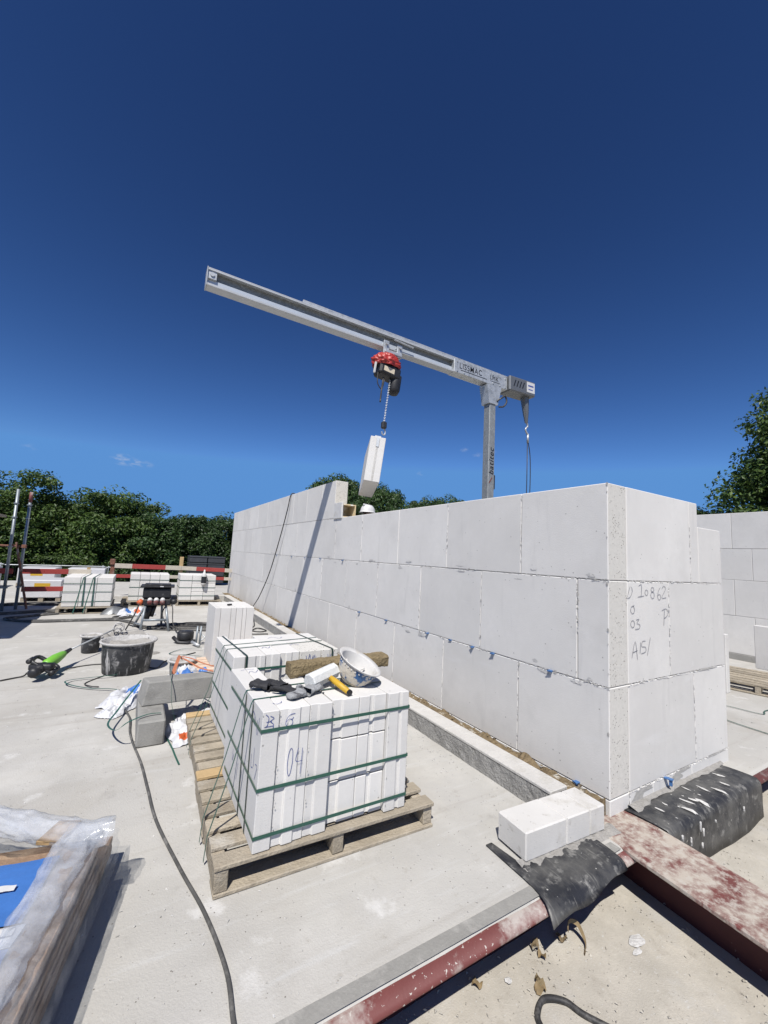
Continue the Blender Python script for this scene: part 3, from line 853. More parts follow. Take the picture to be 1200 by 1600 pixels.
hl = ['tallest dark tree at the far end of the hedge row, cut by the picture edge', 'tall dense tree behind the scaffold poles', 'bushy tree just beyond the two scaffold poles', 'tree set back in the dip of the hedge row', 'rounded tree above the strapped block pallet by the poles',
      'tree behind the fence rail, between the barrier posts', 'low dark tree behind the rusty barrier post', 'dense dark tree above the power box', 'dark tree rising over the barrier timber post', 'tree behind the black crates', 'dark tree where the hedge meets the long wall', 'dark tree hidden mostly by the end of the long wall']
for (k, x, y, sc, rz), lb in zip(hedge, hl):
    plant(k, x, y, sc, rz, lb, 'hedge trees beyond the slab')
# undergrowth closing the foot of the hedge
for i, (x, lb) in enumerate(((-9, 'bush'), (-6.2, 'bush'), (-3.6, 'bush'), (-.9, 'bush'), (1.7, 'bush'), (4.2, 'bush'), (6.6, 'bush'), (9, 'bush'))):
    b = tag(link('shrub', tree_kinds[2][0] if i % 2 else tree_kinds[1][0], None, (x, 27.4+.5*math.sin(i*2.1), -1.95)), 'low leafy shrub filling the foot of the hedge row', 'shrub', 'shrubs at the foot of the hedge')
    b.scale = (.75, .45, .46); b.rotation_euler = (0, 0, i*1.3)
plant(4, 9.1, 20.6, .76, .6, 'dark tree rising behind the long wall, nearest its taller part', 'trees behind the long wall', zs=1.46)
plant(4, 12.2, 20.6, .72, 2.4, 'dark tree behind the long wall, past the hanging block', 'trees behind the long wall', zs=1.50)
plant(4, 11.6, 23.8, .80, 4.0, 'dark tree set back behind the hanging block', 'trees behind the long wall', zs=1.42)
plant(4, 17.3, 20.6, .60, 1.2, 'tree whose tip just shows over the wall beside the crane post', 'trees behind the long wall', zs=1.80)
plant(4, 15.3, 20.8, .60, 5.2, 'tree whose tip barely shows between the hanging block and the crane post', 'trees behind the long wall', zs=1.72)
plant(3, 31.2, 6.2, 1.0, 1.0, 'large green tree beyond the far wall at the picture edge')
plant(4, 33.5, 13.4, 1.14, 2.0, 'small loose tree beside the large green tree beyond the far wall')

# ------------------------------------------------------------------ pallets and block stacks
def pallet(loc, w, d, rz, label, mat=M_WOOD, nb=7, group='pallets on the slab', fresh=True, bd=.095):
    t = thing('pallet', label, 'pallet', loc, group)
    t.rotation_euler = (0, 0, rz)
    def part(nm, x0, x1, y0, y1, z0, z1, m):
        mb = MB(); mb.box(x0, x1, y0, y1, z0, z1, .004)
        o = bpy.data.objects.new(nm, mb.mesh(nm, m)); COL.objects.link(o); o.parent = t
        o.rotation_euler = (0, random.uniform(-.004, .004), random.uniform(-.008, .008))
    for k in range(nb):
        y = (d-bd)*k/(nb-1)
        part('deck_board', random.uniform(-.006, .006), w+random.uniform(-.006, .006), y, y+bd, .118, .14, M_NEWWOOD if fresh and k == nb-1 else mat)
    for x in (.004, w/2-.03, w-.066):
        part('stringer', x, x+.062, .006, d-.006, .022, .1175, mat)
    for y in (0.002, d/2-.06, d-.125):
        part('bottom_board', 0.003, w-.003, y, y+.12, .002, .0215, mat)
    return t
def strap_loop(parent, pts, w, nrm_pts, mat=M_STRAP):
    """band following pts; nrm_pts gives its facing at each point"""
    mb = MB(); v = []
    for p, n_ in zip(pts, nrm_pts):
        p = Vector(p); n_ = Vector(n_)
        v += [tuple(p-n_*w/2), tuple(p+n_*w/2)]
    mb.add(v, [(2*i, 2*i+1, 2*i+3, 2*i+2) for i in range(len(pts)-1)])
    o = mb.build('strap', mat, parent)
    md = o.modifiers.new('thickness', 'SOLIDIFY'); md.thickness = .0016; md.offset = 0
    return o
def hstrap(parent, pts, z, w=.017, mat=M_STRAP):
    return strap_loop(parent, [(x, y, z) for x, y in pts], w, [(0, 0, 1)]*len(pts), mat)

def profile_block(parent, x0, x1, yf, yb, z0, z1, steps, name='block', mat=M_BLOCK):
    """block whose front face carries vertical tongue and groove steps: steps = [(x fraction, offset)]"""
    poly = [(x0, yb), (x0, yf+steps[0][1])]
    for (a, o1), (b, o2) in zip(steps, steps[1:]+[(1, steps[-1][1])]):
        xa = x0+(x1-x0)*a; xb = x0+(x1-x0)*b
        if poly[-1] != (xa, yf+o1): poly.append((xa+.003, yf+o1))
        poly.append((xb, yf+o1))
    poly.append((x1, yb))
    mb = MB(); mb.prism(poly, z0, z1)
    o = mb.build(name, mat, parent)
    md = o.modifiers.new('edge', 'BEVEL'); md.width = .0035; md.segments = 1; md.limit_method = 'ANGLE'; md.angle_limit = R(40)
    return o

pallet((.447, 2.105, 0), 1.245, .93, R(-1.3), 'weathered wooden pallet under the nearest block stack, fresh rear board', nb=7)
st = thing('block_stack', 'nearest strapped stack of white blocks with blue crayon figures, tools and hard hat on top', 'block stack', (1.05, 2.5, .14), 'strapped block stacks')
ZT = .80
g1 = [(.615, .701, 2.11, 2.93, [(0, 0), ]), (.7035, .868, 2.11, 2.62, [(0, .004), (.28, .0), (.62, .006)]), (.8705, .995, 2.112, 2.62, [(0, .003), (.35, 0)])]
profile_block(st, .615, .701, 2.11, 2.93, .143, ZT, [(0, 0)])
profile_block(st, .7035, .868, 2.11, 2.60, .143, ZT-.002, [(0, .012), (.30, .0), (.66, .009)])
profile_block(st, .8705, .995, 2.113, 2.60, .143, ZT-.001, [(0, .010), (.36, 0)])
profile_block(st, .7035, .78, 2.604, 2.925, .143, ZT, [(0, 0)])
for z0, z1 in ((.150, .361), (.368, .581), (.588, ZT-.004)):
    dy = random.uniform(-.003, .003)
    profile_block(st, 1.008, 1.172, 2.138+dy, 2.79, z0, z1, [(0, .012), (.20, .012), (.36, 0), (.7, 0.0)])
    profile_block(st, 1.1745, 1.352, 2.136+dy, 2.79, z0, z1, [(0, .0), (.38, .012), (.52, .0)])
profile_block(st, 1.355, 1.50, 2.112, 2.79, .143, ZT-.002, [(0, .0), (.50, .010), (.64, .0)])
for z, (o1) in ((.708, 0), (.432, 0), (.215, 0)):
    hstrap(st, [(.611, 2.86), (.611, 2.107), (.995, 2.1065), (1.36, 2.1075), (1.503, 2.108), (1.504, 2.7)], z)
# loose straps over the top, running down and out to the pallet edge
for y in (2.30, 2.46):
    strap_loop(st, [(1.42, y+.02, ZT+.004), (1.0, y+.01, ZT+.003), (.612, y, ZT+.002), (.600, y-.005, ZT-.02), (.53, y+.02, .45), (.448, y+.05, .135), (.440, y+.05, .02)], .013,
               [(0, 1, 0)]*7)
    strap_loop(st, [(.611, y-.004, ZT-.02), (.6105, y-.012, .45), (.6105, y-.02, .15)], .012, [(0, 1, 0)]*3, M_STRAPD)
def pick_s():
    x = random.choice((.618, .699, .706, .866, .873, .992, 1.36, 1.497))+random.uniform(-.003, .003)
    return (x, 2.1095, random.uniform(.15, .79)), (0, 0, 1), (1, 0, 0), random.choice((.0012, .002, .003))
spalls(st, 60, pick_s, (0, -1, 0), M_PATCH)
STACK_MARKS = [[(0.629,0.787),(0.645,0.769),(0.64,0.735),(0.63,0.727)],[(0.652,0.777),(0.672,0.764),(0.654,0.752),(0.671,0.734),(0.665,0.708),(0.646,0.716)],[(0.625,0.727),(0.669,0.728)],[(0.634,0.75),(0.662,0.751)],[(.782,.772),(.755,.768),(.737,.745),(.736,.722),(.752,.712),(.770,.722),(.768,.742),(.750,.748),(.738,.735)],[(.775,.755),(.765,.742)],[(0.835,0.594),(0.83,0.467)],[(0.813,0.596),(0.802,0.537),(0.837,0.531)],
    [(.785,.533),(.777,.483),(.768,.471),(.759,.51),(.761,.567),(.772,.601),(.783,.586),(.785,.533)]]
strokes(STACK_MARKS, lambda a, b: (a, 2.1075, b), (0, -1, 0), .003).build('handwriting', M_BLUEINK, st)['kind'] = 'stuff'
LEFT_MARKS = [[(2.256,0.696),(2.25,0.738),(2.292,0.748),(2.233,0.728),(2.246,0.691)],[(2.193,0.734),(2.198,0.677),(2.177,0.674),(2.16,0.757)],[(2.211,0.594),(2.204,0.504)],[(2.171,0.53),(2.139,0.529),(2.171,0.458)],[(2.257,0.544),(2.25,0.488),(2.218,0.495)],[(2.669,0.4),(2.674,0.334),(2.638,0.386)],[(2.459,0.688),(2.428,0.685)],[(2.523,0.385),(2.54,0.322),(2.545,0.285)],[(2.421,0.392),(2.446,0.306)]]
strokes(LEFT_MARKS, lambda a, b: (.6125, a, b), (-1, 0, 0), .0035).build('handwriting', M_BLUEINK, st)['kind'] = 'stuff'
strokes([[(.70, 2.80), (.72, 2.83), (.74, 2.79), (.77, 2.85)], [(.66, 2.86), (.70, 2.88), (.75, 2.87)], [(.69, 2.21), (.70, 2.19), (.73, 2.20), (.74, 2.22)]], lambda a, b: (a, b, ZT+.0025), (0, 0, 1), .003).build('handwriting', M_BLUEINK, st)['kind'] = 'stuff'

pallet((.485, 3.05, 0), 1.25, 1.05, R(-1.0), 'weathered pallet under the second block stack, behind the nearest stack', nb=8)
s2 = thing('block_stack', 'second strapped stack of white blocks, directly behind the nearest stack, blue scrawls on its face', 'block stack', (1.1, 3.6, .14), 'strapped block stacks')
profile_block(s2, .690, .775, 3.235, 4.02, .143, .80, [(0, 0)])
profile_block(s2, .778, .93, 3.24, 3.60, .143, .798, [(0, 0), (.5, .008), (.72, 0)])
profile_block(s2, .933, 1.048, 3.243, 3.60, .143, .800, [(0, .008), (.4, 0)])
profile_block(s2, 1.056, 1.215, 3.275, 3.62, .143, .796, [(0, .010), (.3, 0), (.6, .008)])
profile_block(s2, 1.218, 1.40, 3.268, 3.62, .143, .797, [(0, 0)], mat=M_BLOCKEND)
profile_block(s2, 1.403, 1.56, 3.27, 3.70, .143, .797, [(0, 0), (.5, .01)], mat=M_BLOCKEND)
profile_block(s2, .778, 1.0, 3.604, 3.86, .143, .800, [(0, 0)])
profile_block(s2, 1.0025, 1.55, 3.704, 3.98, .143, .799, [(0, 0)])
profile_block(s2, 1.003, 1.40, 3.626, 3.70, .143, .799, [(0, 0)])
for z in (.70, .42, .22):
    hstrap(s2, [(.686, 4.0), (.686, 3.232), (1.05, 3.236), (1.56, 3.264), (1.564, 3.9)], z)
for x0, y0, x1, y1 in ((.739, 4.02, .785, 3.238), (1.424, 3.98, 1.50, 3.266)):
    strap_loop(s2, [(x0, y0, .803), (x1, y1+.02, .803), (x1, y1-.004, .800), (x1, y1-.005, .45)], .015, [(1, 0, 0)]*4, M_STRAPD)
for y in (3.5, 3.64):
    strap_loop(s2, [(1.54, y+.10, .8035), (1.1, y+.05, .803), (.690, y, .803), (.678, y, .78), (.60, y+.02, .45), (.49, y+.03, .14), (.482, y+.03, .03)], .012, [(0, 1, 0)]*7)
strokes([[(1.27, .76), (1.28, .70), (1.30, .77), (1.31, .71), (1.33, .76)], [(1.345, .765), (1.335, .73), (1.36, .73)], [(1.353, .75), (1.353, .70)], [(1.46, .76), (1.47, .71), (1.49, .76)], [(1.50, .75), (1.52, .72)]], lambda a, b: (a, 3.264, b), (0, -1, 0), .004).build('handwriting', M_BLUEINK, s2)['kind'] = 'stuff'
strokes([[(.95, 3.45), (.98, 3.49), (1.0, 3.44), (1.03, 3.50)], [(1.2, 3.5), (1.25, 3.54), (1.28, 3.49)], [(1.1, 3.82), (1.15, 3.86), (1.2, 3.80), (1.24, 3.85)]], lambda a, b: (a, b, .8025), (0, 0, 1), .004).build('handwriting', M_BLUEINK, s2)['kind'] = 'stuff'

pallet((.60, 5.05, 0), 1.1, 1.0, R(-1.0), 'pale slatted pallet under the unstrapped upright blocks, third from the near edge', nb=8, mat=mk('pale_pallet_wood', (.56, .43, .33), .85, .16, 8, .3, 70, obj=.1), fresh=False)
s3 = thing('block_stack', 'third stack of plain upright white blocks without straps, behind the two strapped stacks', 'block stack', (1.15, 5.8, .14))
x = .915
for w in (.068, .125, .066, .078, .052, .095):
    profile_block(s3, x, x+w-.003, 5.585+random.uniform(-.004, .004), 6.20, .143, .846+random.uniform(-.002, .002), [(0, 0)]); x += w
mb = MB(); mb.box(-.035, .035, -.012, .012, 0, .02, .006, Mz((1.12, 5.80, .849), .5))
tag(mb.build('marker_pen', M_BLACKPL), 'short black marker lying on the plain upright blocks', 'marker')

def far_stack(name, x0, x1, y0, y1, z0, z1, nx, label, rows=1, group='strapped block stacks', sl=0.):
    t = thing(name, label, 'block stack', ((x0+x1)/2, (y0+y1)/2, z0), group)
    w = (x1-x0)/nx
    for k in range(nx):
        for r in range(rows if k else 1):
            n = rows if k else 1
            a = z0+(z1-z0)*r/n; b = z0+(z1-z0)*(r+1)/n
            mb = MB(); mb.box(x0+k*w+.002, x0+(k+1)*w-.004, y0+random.uniform(-.006, .006), y1, a+.003, b-.002, .008)
            mb.build('block', M_BLOCK, t)
    for q in (.18, .50, .78):
        z = z0+(z1-z0)*q
        hstrap(t, [(x0-.004, y1), (x0-.004, y0-.010), (x1+.004, y0-.010), (x1+.004, y1)], z, .013)
    return t
pallet((-1.40, 11.25, 0), 1.05, 1.6, R(2.0), 'pallet under the far strapped blocks beside the scaffold poles', nb=7, fresh=False, bd=.12)
t = far_stack('block_stack', -1.33, -.415, 11.38, 12.65, .143, .80, 3, 'far strapped block stack with slanting straps, beside the scaffold poles')
for x in (-.98, -.80):
    strap_loop(t, [(x+.05, 12.6, .805), (x+.02, 11.37, .805), (x, 11.35, .79), (x-.08, 11.26, .2), (x-.11, 11.24, .02)], .02, [(1, 0, 0)]*5)
    strap_loop(t, [(x+.02, 11.366, .79), (x+.035, 11.366, .15)], .02, [(1, 0, 0)]*2)
pallet((-.25, 12.35, 0), 1.15, 1.1, R(-1), 'pallet under the far blocks behind the power box', nb=6, fresh=False)
far_stack('block_stack', -.10, .80, 12.42, 13.3, .143, .83, 4, 'far strapped block stack partly hidden by the power box', 1)
pallet((1.0, 12.35, 0), 1.15, 1.1, R(-1), 'pallet under the far blocks beside the end of the long wall', nb=6, fresh=False)
t = far_stack('block_stack', 1.06, 1.97, 12.42, 13.3, .143, .83, 3, 'far strapped block stack with stepped seams and a white glue bottle, beside the long wall', 3)
bt = thing('glue_bottle', 'white squeeze bottle with dark label hanging on the far blocks beside the long wall', 'bottle', (1.64, 12.38, .55))
mb = MB(); mb.lathe([(0, .55), (.06, .55), (.065, .58), (.065, .80), (.05, .86), (.025, .90), (.02, .96), (0, .97)], 16, Matrix.Translation((1.64, 12.35, .02)))
mb.build('body', M_WHITEPL, bt, True)
mb = MB(); mb.lathe([(.067, .60), (.067, .78)], 16, Matrix.Translation((1.64, 12.35, .02))); mb.build('label', M_LETTER, bt, True)

# wrapped packs beyond the barrier
def pack(x0, x1, y0, y1, z1, label, lab=True, pal=True):
    t = thing('wrapped_pack', label, 'wrapped pack', (x0, y0, 0), 'white wrapped packs beyond the barrier')
    mb = MB(); mb.box(x0, x1, y0, y1, .10, z1, .02); mb.build('wrapping', M_WRAP, t)
    if lab:
        mb = MB(); mb.box((x0+x1)/2-.16, (x0+x1)/2+.16, y0-.004, y0+.002, z1-.26, z1-.08); mb.build('label', M_YELLOW, t)
    mb = MB()
    for x in (x0, (x0+x1)/2-.05, x1-.1): mb.box(x, x+.1, y0+.02, y1-.02, 0, .095)
    mb.build('skids', M_WOOD, t)
    return t
pack(-2.42, -1.62, 13.6, 14.6, .55, 'low white wrapped pack with yellow label, nearest behind the barrier boards')
pack(-3.35, -2.35, 17.9, 19.2, .62, 'white wrapped pack with label standing farther back between the poles')
pack(-2.15, -1.0, 19.0, 20.0, .58, 'white wrapped pack behind the far strapped blocks', False)
pack(-4.9, -3.75, 16.8, 18.0, .66, 'white wrapped pack at the picture edge beyond the poles', False)
# black crates
ck = thing('crate_stack', 'stack of dark grey slatted crates behind the red and white barrier', 'crates', (2.5, 19.2, 0))
for k in range(4):
    for x in (1.88, 2.60):
        mb = MB(); z = .10+.285*k+random.uniform(-.004, .004)
        mb.box(x+.01, x+.70, 18.9, 19.8, z, z+.235, .02); mb.box(x, x+.71, 18.88, 19.82, z+.215, z+.262, .01)
        mb.build('crate', M_CRATE, ck)

# ------------------------------------------------------------------ barrier, fence, scaffold
def board(parent, p0, p1, hh, pieces, d=.03):
    for k in range(len(pieces)):
        a = Vector(p0).lerp(Vector(p1), k/len(pieces)); b = Vector(p0).lerp(Vector(p1), (k+1)/len(pieces))
        v = b-a
        M = Matrix.Translation(a) @ Matrix.Rotation(math.atan2(v.y, v.x), 4, 'Z') @ Matrix.Rotation(-math.atan2(v.z, math.hypot(v.x, v.y)), 4, 'Y')
        mb = MB(); mb.box(0, v.length, -d/2, d/2, -hh/2, hh/2, .004, M)
        mb.build('board_section', M_BARRED if pieces[k] else M_BARWHITE, parent)
br = thing('barrier', 'red and white barrier boards on timber posts along the far slab edge', 'barrier', (1, 14.6, 0))
for x, zt, m in ((-.60, 1.10, M_RUST), (1.235, 1.26, M_NEWWOOD), (2.95, 1.1, M_NEWWOOD)):
    mb = MB(); mb.box(x-.055, x+.055, 14.64, 14.72, 0, zt, .006); mb.build('post', m, br)
mb = MB(); mb.box(-.68, -.55, 14.60, 14.64, .95, 1.12, .01); mb.build('clamp', M_RUST, br)
board(br, (-.55, 14.6, .925), (1.24, 14.6, .905), .135, (0, 1, 1, 0))
board(br, (1.245, 14.6, .905), (3.0, 14.6, .86), .125, (0, 1, 1, 0))
board(br, (-.55, 14.6, .62), (1.24, 14.6, .62), .10, (1, 0, 0))
board(br, (1.245, 14.6, .62), (3.0, 14.6, .58), .10, (0, 0, 1, 0))
bl = thing('barrier', 'nearer red and white barrier boards fixed to the scaffold poles', 'barrier', (-1.9, 12.45, 0))
board(bl, (-2.30, 12.45, .835), (-.95, 12.6, .845), .12, (1, 1, 0))
board(bl, (-3.6, 12.3, .86), (-2.38, 12.3, .84), .12, (0, 1))
board(bl, (-2.22, 12.45, .425), (-1.30, 12.6, .425), .115, (1, 1))
mb = MB(); mb.box(-1.05, -.98, 12.64, 12.70, 0, .95, .004); mb.build('post', M_NEWWOOD, bl)
for i in range(4):
    x0 = -7.9+i*3.4
    fe = thing('fence_panel', ('mesh fence panel out at the picture edge behind the poles', 'mesh fence panel with rounded top rail behind the poles', 'mesh fence panel with rounded top rail behind the barrier posts', 'mesh fence panel behind the black crates')[i], 'fence', (x0, 22, -1.75), 'temporary mesh fence panels')
    mb = MB(); mb.tube(spline([(x0+.05, 22, -1.75), (x0+.05, 22, .35), (x0+.09, 22, .47), (x0+.2, 22, .5), (x0+3.1, 22, .52), (x0+3.21, 22, .49), (x0+3.25, 22, .37), (x0+3.25, 22, -1.75)], 5), .021, 8)
    mb.build('frame', M_ZINC, fe, True)
    mb = MB()
    for k in range(32): mb.box(x0+.1+k*.1, x0+.104+k*.1, 21.998, 22.002, -1.6, .49)
    for k in range(11): mb.box(x0+.06, x0+3.24, 21.9965, 22.0, -1.55+k*.2, -1.546+k*.2)
    mb.build('wire_mesh', M_DARKST, fe)['kind'] = 'stuff'
for (p, q, m2, lb) in (((-2.405, 11.95, 0), (-2.425, 11.95, 2.68), M_SCAF, 'taller grey scaffold pole nearest the picture edge'), ((-2.225, 12.2, 0), (-2.24, 12.2, 2.42), M_SCAF, 'grey scaffold pole with a rusty red top section')):
    t = thing('scaffold_pole', lb, 'scaffold pole', p, 'scaffold poles')
    mb = MB(); mb.tube([p, q], .030, 12); mb.build('tube', m2, t, True)
    for z in (.5, 1.40, 2.05, 2.36):
        mb = MB(); mb.lathe([(.031, z-.012), (.05, z-.012), (.05, z+.012), (.031, z+.012)], 12, Matrix.Translation((p[0]+(q[0]-p[0])*z/2.6, p[1], 0))); mb.build('rosette', M_SCAF, t)
    if m2 is M_SCAF and p[0] > -2.3:
        mb = MB(); mb.tube([(-2.239, 12.2, 2.42), (-2.241, 12.2, 2.66)], .034, 12); mb.build('top_sleeve', M_RED, t, True)
mb = MB(); mb.tube([(-4.6, 11.98, 1.42), (-2.2, 12.16, 1.41)], .025, 10); mb.box(-2.45, -2.36, 11.93, 12.02, 1.38, 1.46, .01); mb.box(-2.27, -2.18, 12.1, 12.2, 1.37, 1.45, .01)
tag(mb.build('ledger_tube', M_RUST), 'rusty horizontal tube clamped to the two scaffold poles', 'tube')
mb = MB(); mb.tube([(-2.02, 12.1, .02), (-2.36, 12.12, 1.50)], .024, 10)
tag(mb.build('brace_tube', M_RUST), 'rusty brown tube leaning diagonally against the scaffold poles', 'tube')
# scaffold bay outside the picture whose deck throws the dark patch on the slab
sb = thing('scaffold_bay', 'boarded scaffold bay beyond the picture edge that shades the slab by the poles', 'scaffold', (-4, 10, 0))
for k in range(9):
    mb = MB(); mb.box(-6.0+k*.39, -5.62+k*.39, 7.6, 11.7, 2.02, 2.07, .004); mb.build('plank', M_WOOD, sb)
for x, y in ((-5.9, 7.7), (-2.62, 7.7), (-5.9, 11.6), (-4.2, 11.6)):
    mb = MB(); mb.tube([(x, y, 0), (x, y, 2.02)], .025, 8); mb.build('standard', M_SCAF, sb, True)

# ------------------------------------------------------------------ crane
YB = 5.42
cr_t = thing('jib_crane', 'galvanised pillar jib crane with a long horizontal beam above the long wall', 'crane', (5.36, YB, 0))
tilt = .002
def zb(x): return 4.905+tilt*(x-.4)+(.012*(x-4.4) if x > 4.4 else 0)
MT = Matrix.Translation((.405, YB, 4.905)) @ Matrix.Rotation(-.004, 4, 'Y')
mb = MB()
LJ = 4.05
mb.box(0, LJ, -.065, .085, 0, .012, .002, MT)                # bottom flange
mb.box(0, LJ, -.065, .085, .228, .24, .002, MT)              # top flange
               # web
mb.box(0, LJ, -.064, -.05, .0125, .030, 0, MT)
mb.box(0, LJ, -.064, -.05, .210, .2275, 0, MT)
mb.build('beam', M_ALU, cr_t)
mb = MB(); mb.box(0, LJ, .022, .032, .0125, .2275, 0, MT); mb.build('web', M_ZINCD, cr_t)  # darker zinc stands in for the top flange's shadow on the web
mb = MB(); mb.box(0, LJ, -.022, .0215, .040, .105, .004, MT); mb.build('rail', M_LITWEB, cr_t)  # added strip, coloured pale so the lower web reads as sunlit
mb = MB(); mb.box(-.012, -.001, -.07, .09, -.004, .246, .002, MT); mb.build('end_plate', M_ZINC, cr_t)
mb = MB(); mb.box(.0, .11, -.052, .010, .10, .215, .004, MT); mb.tube([MT @ Vector((.055, -.052, .16)), MT @ Vector((.055, -.064, .16))], .028, 12); mb.build('end_stop', M_ZINC, cr_t)
mb = MB(); mb.box(1.26, LJ+1.4, -.05, .07, .241, .292, .004, MT); mb.build('stiffener_bar', M_ZINC, cr_t)
mb = MB(); mb.box(LJ+.001, LJ+1.33, -.085, .10, -.006, .24, .006, MT)
mb.build('boom_box', M_ZINC, cr_t)
mb = MB()
for x in (4.12, 4.28, 5.0, 5.18, 5.32):
    for z in (.03, .2): mb.tube([MT @ Vector((x, -.084, z)), MT @ Vector((x, -.095, z))], .014, 8)
mb.build('bolts', M_ZINC, cr_t)['kind'] = 'stuff'
MBX = Matrix.Translation((5.80, YB, 4.92)) @ Matrix.Rotation(R(-2.0), 4, 'Z') @ Matrix.Rotation(-.02, 4, 'Y')
mb = MB(); mb.box(0, .70, -.15, .16, -.01, .29, .02, MBX); mb.build('winch_housing', M_BOXGREY, cr_t)
mb = MB()
for k in range(4):
    x = .09+.078*k
    mb.add([MBX @ Vector(q) for q in ((x, -.152, .09), (x+.028, -.152, .09), (x+.078, -.152, .22), (x+.05, -.152, .22))], [(0, 1, 2, 3)])
mb.build('vent_slots', M_LETTER, cr_t)['kind'] = 'stuff'
mb = MB(); mb.box(.455, .675, -.1535, -.151, .05, .26, 0, MBX); so = mb.build('sticker', M_STICK, cr_t)
mb = MB(); mb.box(.49, .64, -.155, -.154, .17, .20, 0, MBX); mb.box(.50, .62, -.155, -.154, .10, .12, 0, MBX); mb.build('sticker_print', M_BLUEINK, so)
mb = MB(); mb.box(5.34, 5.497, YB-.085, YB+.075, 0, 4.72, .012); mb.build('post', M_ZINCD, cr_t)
mb = MB(); mb.prism([(5.24, 4.90), (5.62, 4.92), (5.53, 4.55), (5.31, 4.55)], -.10, .10, Matrix(((1, 0, 0, 0), (0, 0, 1, YB), (0, 1, 0, 0), (0, 0, 0, 1))))
mb.build('head_bracket', M_ZINC, cr_t)
mb = MB(); mb.tube(spline([(5.50, YB-.10, 4.62), (5.60, YB-.12, 4.70), (5.70, YB-.12, 4.76), (5.74, YB-.12, 4.66), (5.66, YB-.12, 4.55), (5.55, YB-.11, 4.52)], 6), .016, 8); mb.build('power_lead', M_RUBBER, cr_t, True)
mb = MB(); mb.box(5.50, 5.56, YB-.05, YB+.03, 2.95, 3.22, .01); mb.build('switch_box', M_DARKST, cr_t)
mb = MB(); mb.box(4.5, 6.3, YB-.08, YB+.08, 0, .10, .006); mb.box(5.33, 5.50, YB-.9, YB-.086, 0, .10, .006); mb.box(5.33, 5.50, YB+.086, YB+.9, 0, .10, .006); mb.build('base_frame', M_ZINC, cr_t)
mb = MB(); mb.box(5.7, 6.3, YB-.45, YB+.45, .105, .55, .02); mb.build('ballast', M_PRECAST, cr_t)
mb = MB(); mb.tube([(6.36, YB-.02, 4.93), (6.40, YB-.02, 4.60), (6.42, YB-.02, 4.42)], [.085, .055, .03], 8); mb.build('cable_funnel', M_BOXGREY, cr_t)
mb = MB(); mb.tube(spline([(6.42, YB-.02, 4.44), (6.46, YB-.02, 4.36), (6.40, YB-.02, 4.28), (6.47, YB-.02, 4.18)], 6), .018, 8); mb.tube([(6.47, YB-.02, 4.2), (6.47, YB-.02, 4.02)], .022, 8)
mb.build('shackle', M_ZINC, cr_t, True)
mb = MB(); mb.tube([(6.46, YB-.02, 4.05), (6.47, YB-.01, 3.2), (6.45, YB, 2.0), (6.42, YB, .9)], .009, 6)
mb.tube(spline([(6.48, YB-.02, 4.05), (6.57, YB, 3.75), (6.58, YB, 3.2), (6.55, YB, 2.6), (6.46, YB, .9)], 5), .009, 6)
mb.build('guy_wires', M_DARKST, cr_t, True)
def text(body, M, size, mat, parent, name='lettering', bold=0., shear=0., sx=1., sp=1.):
    cu = bpy.data.curves.new(name, 'FONT'); cu.body = body; cu.size = size; cu.extrude = .0006; cu.offset = bold; cu.shear = shear
    cu.materials.append(mat)
    cu.space_character = sp
    tmp = bpy.data.objects.new(name, cu); COL.objects.link(tmp)
    me = bpy.data.meshes.new_from_object(tmp.evaluated_get(bpy.context.evaluated_depsgraph_get()))
    bpy.data.objects.remove(tmp)
    me.materials.clear(); me.materials.append(mat)
    o = bpy.data.objects.new(name, me); COL.objects.link(o)
    o.parent = parent
    W = M @ Matrix.Diagonal((sx, 1, 1, 1))
    o.matrix_world = W
    if parent.type == 'EMPTY':
        o.matrix_parent_inverse = Matrix.Identity(4)
        o.matrix_basis = Matrix.Translation(-root_loc(parent)) @ W
    return o
FX = Matrix(((1, 0, 0, 0), (0, 0, -1, 0), (0, 1, 0, 0), (0, 0, 0, 1)))     # text facing -Y
text('LISSMAC', MT @ Matrix.Translation((4.165, -.0865, .090)) @ FX, .150, M_LETTER, cr_t, bold=.0006, sx=.86, sp=1.16)
text('LMK', MT @ Matrix.Translation((4.915, -.0865, .090)) @ FX, .125, M_LETTER, cr_t, bold=.0, sx=.88, sp=1.16)
mb = MB(); mb.box(4.20, 4.84, -.0868, -.086, .055, .067, 0, MT); mb.box(4.93, 5.19, -.0868, -.086, .058, .067, 0, MT); mb.build('lettering_underline', M_LETTER, cr_t)
# lettering running up the post
UP = Matrix.Translation((5.465, YB-.0865, 3.20)) @ Matrix(((0, -1, 0, 0), (0, 0, -1, 0), (1, 0, 0, 0), (0, 0, 0, 1)))
text('batitec', UP, .165, M_LETTER, cr_t, bold=.0028, shear=.25, sx=.95, sp=1.16)
mb = MB(); mb.add([(5.36, YB-.0865, 3.02), (5.44, YB-.0865, 3.13), (5.44, YB-.0865, 3.17), (5.36, YB-.0865, 3.06)], [(0, 1, 2, 3)]); mb.build('lettering_slash', M_RED, cr_t)
